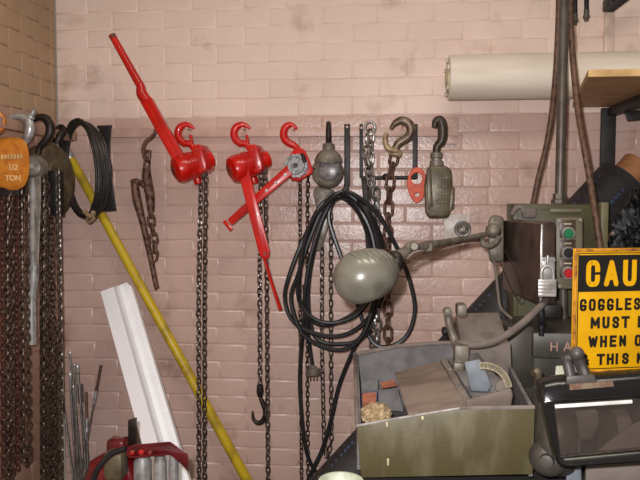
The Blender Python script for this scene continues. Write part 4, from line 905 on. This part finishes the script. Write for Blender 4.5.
mb = MB(); ol = [(380, 382.5), (394, 379.5), (398, 386), (382, 389)]; mb.hexa(PP(ol, 1.585), PP(ol, 1.63), .002); single('red_brick', mb, M_brick, 'flat reddish block against the tray back wall', 'block', origin=P(388, 385, 1.6))
mb = MB(); ol = [(361, 381), (378, 379), (378, 396), (361, 396)]; mb.hexa(PP(ol, 1.60), PP(ol, 1.62), .002); ol = [(378, 390), (398, 388), (404, 412), (378, 410)]; mb.hexa(PP(ol, 1.56), PP(ol, 1.60), .002); single('slate_plate', mb, M_trayin, 'dusty grey plates standing behind the orange block', 'plate', origin=P(369, 390, 1.6))
q = P(341, 483, 1.26); mb = MB(); mb.lathe((q.x, q.y, ZT - .012), Z, [(0, 0), (0, .038), (.018, .044), (.0205, .044), (.0205, .040), (.004, .036), (.004, 0)], 28); single('pale_dish', mb, M_palegreen, 'pale round dish at the left foot of the tray', 'dish', origin=(q.x, q.y, ZT))

# eye shield
t = thing('eye_shield', 'black framed glass eye shield clamped in front of the grinder', 'eye shield', P(600, 425, 1.22))
def sp(px, py): return P(px, py, 1.245 - (py - 380) / 90 * .06)
outer = [(537.5, 390), (541, 383), (552, 379.5), (655, 372), (662, 377), (680, 450), (678, 458), (672, 461), (566, 467.5), (559, 466), (556, 460)]
inner = [(553.5, 403), (630, 398), (644, 398), (658, 448), (560.5, 457)]
mb = MB()
N = 60
def resample(poly, n):
    P2 = [V((p[0], p[1], 0)) for p in poly]; c = V((603, 424, 0)); out = []
    for i in range(n):
        a = 2 * PI * i / n; dvec = V((math.cos(a), math.sin(a), 0)); best = None
        for p, q in zip(P2, P2[1:] + P2[:1]):
            e = q - p; den = dvec.x * e.y - dvec.y * e.x
            if abs(den) < 1e-9: continue
            w_ = p - c; tt = (w_.x * e.y - w_.y * e.x) / den; uu = (w_.x * dvec.y - w_.y * dvec.x) / den
            if tt > 0 and -1e-6 <= uu <= 1 + 1e-6: best = tt if best is None else max(best, tt)
        out.append((c.x + dvec.x * best, c.y + dvec.y * best))
    return out
N = 96
O_, I_ = resample(outer, N), resample(inner, N)
prof = [(0.0, .030), (0.0, .006), (.12, -.004), (.3, -.008), (.85, -.006), (1.0, 0.0), (1.0, .012)]
rings = []
for f, dy in prof:
    rings.append([mb.bm.verts.new(sp(o[0] + (i[0] - o[0]) * f, o[1] + (i[1] - o[1]) * f) + V((0, dy, 0))) for o, i in zip(O_, I_)])
rings.append(rings[0])
for A, B in zip(rings, rings[1:]):
    for j in range(N): mb.bm.faces.new((A[j], A[(j + 1) % N], B[(j + 1) % N], B[j]))
part('frame', mb, M_shieldblack, t, angle=50)
mb = MB(); gl = [sp(x, y) + V((0, .006, 0)) for x, y in inner]; mb.slab(gl, (0, .003, 0)); part('glass', mb, M_glass, t)
mb = MB(); a, b = sp(554, 405.5) + V((0, -.006, 0)), sp(631, 400.5) + V((0, -.006, 0)); dd = (b - a).normalized(); mb.box((a + b) / 2, ((b - a).length, .004, .0065), .001, axes=(dd, Yv, dd.cross(Yv))); part('retaining_strip', mb, mat('polished_strip', (226, 224, 218), .3), t, 'bright retaining strip')
mb = MB(); ol = [(567.5, 383), (611, 379.5), (612, 385), (568.5, 388.5)]; pp_ = [sp(x, y) + V((0, -.011, 0)) for x, y in ol]; mb.slab(pp_, (0, .003, 0), .0005); part('label_plate', mb, M_label, t, 'tan label plate')
mb = MB(); mb.stube(PP([(565.5, 357, 1.27), (568, 365, 1.27), (572, 383, 1.26)]), [.009, .010, .010], 4, 10)
mb.stube(PP([(577, 355, 1.26), (581, 366, 1.26), (587, 382, 1.25)]), [.016, .013, .013], 4, 10, flat=(1, .8, Yv))
mb.ball(P(577, 353.5, 1.25), .013, seg=14); mb.cyl(P(566, 358, 1.27), P(580, 357, 1.26), .007, seg=10)
mb.hexa(PP([(566, 376), (594, 374), (598, 384), (566, 386)], 1.235), PP([(566, 376), (594, 374), (598, 384), (566, 386)], 1.275), .004)
part('clamp', mb, mat('dark_clamp', (80, 74, 72), .5, .2, (62, 57, 55)), t)
mb = MB(); mb.cyl(P(575, 368, 1.27), P(580, 392, 1.385), .009, seg=12); part('support_rod', mb, M_armgrey, t)

# ================================================================== CAUTION SIGN
yl = 1.40; s0 = P(571.5, 248.6, yl); sb = P(571.5, 374.3, yl); s1 = P(640, 247.4, 1.436)
ux = V((s1.x - s0.x, s1.y - s0.y, 0)).normalized(); H = s0.z - sb.z; Wd = .356; nrm = ux.cross(Z)   # towards camera
t = thing('caution_sign', 'yellow and black caution sign about goggles leaning over the machine', 'sign', V((sb.x, sb.y, sb.z)))
def sgn(u, v, d=0): return V((sb.x, sb.y, sb.z)) + ux * u + Z * v + nrm * d
mb = MB(); mb.box(sgn(Wd / 2, H / 2, -.003), (Wd, .005, H), .0015, axes=(ux, -nrm, Z)); brd = part('panel', mb, M_signyellow, t)
mb = MB(); e = .0035
for (a, b) in (((e, e), (Wd - e, e)), ((e, H - e), (Wd - e, H - e)), ((e, e), (e, H - e)), ((Wd - e, e), (Wd - e, H - e))):
    mb.tube([sgn(a[0], a[1], .001), sgn(b[0], b[1], .001)], .0034, 8)
part('rolled_rim', mb, mat('rim_worn', (206, 140, 40), .4, 0, (120, 74, 36), scale=40), brd)
pxm = yl / FPX
mb = MB()
for (a, b) in (((.0105, .010), (Wd - .0105, .010)), ((.0105, H - .010), (Wd - .0105, H - .010)), ((.0105, .010), (.0105, H - .010)), ((Wd - .0105, .010), (Wd - .0105, H - .010))):
    c_ = sgn((a[0] + b[0]) / 2, (a[1] + b[1]) / 2, .0001); L_ = math.hypot(b[0] - a[0], b[1] - a[1]); hz = abs(b[0] - a[0]) > .01
    mb.box(c_, (L_ if hz else .0018, .0012, .0018 if hz else L_), 0, axes=(ux, -nrm, Z))
part('border_line', mb, M_signblack, brd)
vtop, vbot = H - 6.5 * pxm, H - 42.5 * pxm
mb = MB(); mb.box(sgn(Wd / 2, (vtop + vbot) / 2, .0002), (Wd - 2 * 5.0 * pxm, .0014, vtop - vbot), 0, axes=(ux, -nrm, Z)); part('black_band', mb, M_signblack, brd)
def arc(cx, cy, rx, ry, a0, a1, n=8):
    return [(cx + rx * math.cos(math.radians(a0 + (a1 - a0) * q / n)), cy + ry * math.sin(math.radians(a0 + (a1 - a0) * q / n))) for q in range(n + 1)]
OUT = [(.1, .25), (.1, .75)] + arc(.35, .75, .25, .25, 180, 90, 4)[1:] + arc(.65, .75, .25, .25, 90, 0, 4) + [(.9, .25)] + arc(.65, .25, .25, .25, 0, -90, 4)[1:] + arc(.35, .25, .25, .25, -90, -180, 4)
CC = [(.9, .68), (.9, .75)] + arc(.65, .75, .25, .25, 0, 90, 4)[1:] + arc(.35, .75, .25, .25, 90, 180, 4) + arc(.35, .25, .25, .25, 180, 270, 4) + arc(.65, .25, .25, .25, 270, 360, 4) + [(.9, .32)]
GLYPH = {'C': [CC], 'A': [[(.06, 0), (.5, 1), (.94, 0)], [(.24, .30), (.76, .30)]], 'U': [[(.1, 1), (.1, .25)] + arc(.35, .25, .25, .25, 180, 270, 4)[1:] + arc(.65, .25, .25, .25, 270, 360, 4) + [(.9, 1)]],
 'T': [[(0, 1), (1, 1)], [(.5, 1), (.5, 0)]], 'I': [[(.5, 0), (.5, 1)]], 'O': [OUT], 'N': [[(.1, 0), (.1, 1), (.9, 0), (.9, 1)]], 'L': [[(.1, 1), (.1, 0), (.9, 0)]],
 'G': [CC[1:] + [(.9, .40), (.56, .40)]], 'E': [[(.9, 1), (.1, 1), (.1, 0), (.9, 0)], [(.1, .52), (.78, .52)]],
 'S': [[(.88, .72)] + arc(.62, .76, .26, .24, 0, 90, 4) + arc(.38, .76, .26, .24, 90, 180, 4) + [(.14, .70), (.3, .55), (.7, .45), (.88, .30)] + arc(.62, .24, .26, .24, 0, -90, 4) + arc(.38, .24, .26, .24, -90, -180, 4)],
 'M': [[(.04, 0), (.06, 1), (.5, .25), (.94, 1), (.96, 0)]], 'W': [[(0, 1), (.25, 0), (.5, .85), (.75, 0), (1, 1)]], 'H': [[(.1, 0), (.1, 1)], [(.9, 0), (.9, 1)], [(.1, .5), (.9, .5)]],
 'B': [[(.1, 0), (.1, 1), (.6, 1)] + arc(.62, .76, .24, .24, 90, -90, 6) + [(.1, .52), (.6, .52)] + arc(.64, .26, .26, .26, 90, -90, 6) + [(.1, 0)]],
 'P': [[(.1, 0), (.1, 1), (.6, 1)] + arc(.62, .74, .28, .26, 90, -90, 6) + [(.1, .48)]], 'R': [[(.1, 0), (.1, 1), (.6, 1)] + arc(.62, .74, .28, .26, 90, -90, 6) + [(.1, .48)], [(.5, .48), (.92, 0)]],
 '&': [[(.95, 0), (.25, .75)] + arc(.45, .80, .2, .2, 180, 0, 6) + [(.2, .42)] + arc(.4, .24, .3, .24, 150, 290, 6) + [(.92, .45)]]}
def word(mb, body, x_px, ytop_px, ybot_px, pitch, lw, sw, d=.0012):
    """block capitals drawn as flat brush strokes; sizes in sign pixels"""
    dz = 0
    for ch in body:
        if ch == ' ': x_px += pitch * .62; continue
        wl = lw * (1.18 if ch in 'MW' else 1.0); hh = ybot_px - ytop_px
        if ch == 'I': wl = sw; 
        for st in GLYPH[ch]:
            ins = sw / 2; pts = []
            for (gx, gy) in st:
                u = x_px + (wl / 2 if ch == 'I' else ins + (wl - 2 * ins) * gx); v = ybot_px - ins * (1 if True else 0) - (hh - 2 * ins) * gy
                if gy in (0, 1) and ch in 'AHIMNTWUPR' : v = ybot_px - ins - (hh - 2 * ins) * gy
                pts.append(V((u, v)))
            for p, q in zip(pts, pts[1:]):
                dv_ = (q - p); L_ = dv_.length
                if L_ < 1e-6: continue
                dv_ /= L_; c_ = (p + q) / 2
                wx_ = (ux * dv_.x - Z * dv_.y); wn_ = nrm.cross(wx_)
                dz = (dz + 1) % 23; mb.box(sgn(c_.x * pxm, H - c_.y * pxm, d + dz * 2e-5), ((L_) * pxm, sw * pxm, .0006), 0, axes=(wx_, wn_, nrm))
            for p in pts:
                sq = p in (pts[0], pts[-1]) or len(pts) < 6
                dz = (dz + 1) % 23
                if sq and ch not in 'AMNWS&': mb.box(sgn(p.x * pxm, H - p.y * pxm, d + dz * 2e-5), (sw * pxm, .0006, sw * pxm), 0, axes=(ux, -nrm, Z))
                else: mb.lathe(sgn(p.x * pxm, H - p.y * pxm, d - .0003 + dz * 2e-5), nrm, [(0, sw / 2 * pxm), (.0006, sw / 2 * pxm)], 10)
        x_px += (pitch if ch != 'I' else pitch * .62) + (lw * .18 if ch in 'MW' else 0)
mb = MB(); word(mb, 'CAUTION', 11.5, 11.5, 37.5, 19.4, 16.6, 4.9); part('heading', mb, M_signyellow, brd, 'yellow heading CAUTION')
mb = MB()
word(mb, 'GOGGLES', 6.2, 49.3, 61.3, 9.5, 8.2, 2.5); word(mb, 'MUST BE WORN', 18.2, 67.2, 79, 10.4, 8.8, 2.7); word(mb, 'WHEN OPERATING', 16.6, 86, 97.6, 10.2, 8.4, 2.6); word(mb, '& THIS MACHINE', 9.6, 104, 115.2, 10.0, 8.6, 2.6)
part('lettering', mb, M_signblack, brd, 'black lettering')

# ================================================================== TASK LAMP
t = thing('task_lamp', 'grey-green machine lamp with egg-shaped shade on a jointed arm', 'lamp', P(495, 250, 1.95))
mb = MB(); a, b = P(403, 254.5, 1.55), P(337, 285, 1.50); ctr = P(366.5, 275.5, 1.53); k = 1.53 / FPX
axu = (P(334, 284, 1.50) - P(399, 262, 1.56)).normalized()
up_ = (Z - axu * Z.dot(axu)).normalized(); sd = axu.cross(up_)
NU, NV = 40, 22; rings = []
# axis-symmetric bullet body along axu, cut open underneath by flattening
prof = []
for j in range(NV + 1):
    f = j / NV; x = -35 + 70 * f
    base = max(0.0, 1 - ((x - 4) / (31 if x > 4 else 39)) ** 2) ** .5 * 27.5
    prof.append((x, max(base, 3.2 if j < NV else 0.0)))
for x, r in prof:
    ring = []
    for i in range(NU):
        an = 2 * PI * i / NU; cu_, su_ = math.cos(an), math.sin(an)
        p = ctr + axu * (x * k) + (up_ * su_ + sd * cu_) * (max(r, .2) * k)
        lim = -(23.5) * k
        dn = (p - ctr).dot(up_)
        if dn < lim: p = p + up_ * (lim - dn)
        ring.append(mb.bm.verts.new(p))
    rings.append(ring)
for A, B in zip(rings, rings[1:]):
    for i in range(NU): mb.bm.faces.new((A[i], A[(i + 1) % NU], B[(i + 1) % NU], B[i]))
mb.bm.faces.new(list(reversed(rings[0]))); mb.bm.faces.new(rings[-1])
shd = part('shade', mb, M_lampgrey, t, angle=60)
mb = MB()
for jx in (-21, -15, -9, -3, 3, 9):
    r = max(0.0, 1 - ((jx - 4) / (31 if jx > 4 else 39)) ** 2) ** .5 * 27.5
    pts = []
    for i in range(9):
        an = math.radians(34 + 62 * i / 8); pts.append(ctr + axu * ((jx + 7 * (i / 8 - .5)) * k) + (up_ * math.sin(an) - sd * math.cos(an) * (1 if sd.y > 0 else -1)) * (r * k - .0008))
    mb.tube(pts, [.0008 + .0038 * math.sin(PI * i / 8) for i in range(9)], 6)
part('vent_rib', mb, M_lampgrey, shd)
mb = MB(); q = P(353, 268.5, 1.49 - .012); vd = (V((0, 0, CAMZ)) - q).normalized()
part('shade_screw', MB().lathe(P(349, 268, 1.478), vd, [(-.02, .003), (.0, .003), (.001, 0)], 10), M_darksteel, shd)
mb = MB(); q = P(354.5, 266.5, 1.479); mb.box(q, (.004, .006, .010), .001, rot=Matrix.Rotation(-.5, 3, 'Y')); part('shade_slot', mb, M_black, shd)
mb = MB(); q = P(395.5, 261, 1.56); mb.lathe(q, -axu, [(-.006, .024), (.0, .026), (.008, .024), (.014, .018)], 20); part('neck_collar', mb, M_darksteel, shd)
mb = MB(); mb.stube(PP([(394, 262, 1.56), (399, 257, 1.57), (404, 252.5, 1.58), (409, 249, 1.60)]), [.022, .017, .013, .011], 4, 14); part('socket_neck', mb, M_armgrey, t)
mb = MB()
mb.stube(PP([(404, 252, 1.58), (410, 246.5, 1.60), (416, 246.5, 1.62), (424, 246, 1.64), (432, 244.5, 1.67), (440, 243, 1.70), (470, 237.5, 1.82), (496, 232, 1.92)]), [.008, .012, .008, .011, .012, .0085, .0075, .008], 5, 12)
q = P(414, 246, 1.60); mb.lathe(q + V((0, .02, 0)), -Yv, [(0, .012), (.035, .012), (.04, .008), (.04, 0)], 14); mb.box(P(429, 247, 1.65), (.018, .02, .022), .004)
part('arm', mb, M_armgrey, t)
mb = MB(); mb.stube(PP([(402, 258, 1.58), (408, 262, 1.60), (414, 256, 1.62), (430, 251, 1.66), (450, 244.5, 1.74), (470, 240.5, 1.82), (482, 240, 1.88)]), .0045, 5, 8); part('lamp_cord', mb, M_brownhose, t)
mb = MB(); q = P(496, 231.5, 1.90); mb.lathe(q + V((0, .03, 0)), V((-.3, -1, .1)), [(0, .02), (.03, .021), (.04, .018), (.046, .010), (.048, 0)], 20)
mb.stube(PP([(482, 236, 1.88), (482, 242, 1.87), (488, 246, 1.87), (495, 243, 1.88), (499, 237, 1.89)]), .008, 5, 8); part('joint_knob', mb, M_armgrey, t)
mb = MB(); ol = [(488.5, 218), (494, 214.5), (504, 217), (504, 262), (490, 263), (488, 250)]; mb.hexa(PP(ol, 1.96), PP(ol, 2.06), .01); part('mount_bracket', mb, M_armgrey, t)
mb = MB(); mb.stube(PP([(494, 260, 1.96), (496, 275, 1.93), (498, 292, 1.91), (500, 306, 1.87), (505, 313, 1.83), (511, 318, 1.80)]), .0042, 6, 8); part('feed_cord', mb, M_dust, t)
mb = MB(); mb.stube(PP([(500, 262, 1.94), (512, 290, 1.80), (519, 300, 1.66), (521, 290, 1.66), (514, 268, 1.68), (505, 250, 1.92)]), .0013, 6, 6); part('loose_wire', mb, M_darksteel, t)

# ================================================================== BLACK PLASTIC HEAP
t0 = V((P(640, 230, 1.92).x, 1.87, zhs)); rnd = random.Random(11)
t = thing('plastic_bundle', 'crumpled heap of shiny black plastic behind the caution sign', 'plastic sheet', t0)
mb = MB(); b_ = bmesh.new(); bmesh.ops.create_icosphere(b_, subdivisions=6, radius=1.0)
for v in b_.verts:
    c = v.co.copy(); rg = 0
    for f_, a_ in ((2.2, .20), (4.5, .16), (9.0, .09), (17.0, .045)):
        rg += a_ * (1 - 2.2 * abs(noise.noise(c * f_ + V((5, 2, f_)))))
    v.co = V((c.x * .118, c.y * .075, c.z * .185)) * (.80 + rg)
    v.co.z = max(v.co.z, -.173)
bmesh.ops.translate(b_, vec=t0 + V((.040, 0, .175)), verts=b_.verts); mb.merge(b_)
part('sheet', mb, mat('black_film', (13, 13, 14), .42, 0, (9, 9, 10), scale=12), t, angle=75).data.materials[0].node_tree.nodes['Principled BSDF'].inputs['Specular IOR Level'].default_value = .18
mb = MB()
for i in range(16):
    a0 = rnd.uniform(0, 2 * PI); pts = []
    for j in range(7):
        a = a0 + j * .35; h = .02 + .05 * j + rnd.uniform(-.02, .02)
        pts.append(t0 + V((.045 + .10 * math.cos(a) * rnd.uniform(.85, 1.1), .07 * math.sin(a), .02 + h)))
    mb.stube(pts, rnd.uniform(.004, .007), 4, 6)
part('twisted_strand', mb, M_rubber, t)
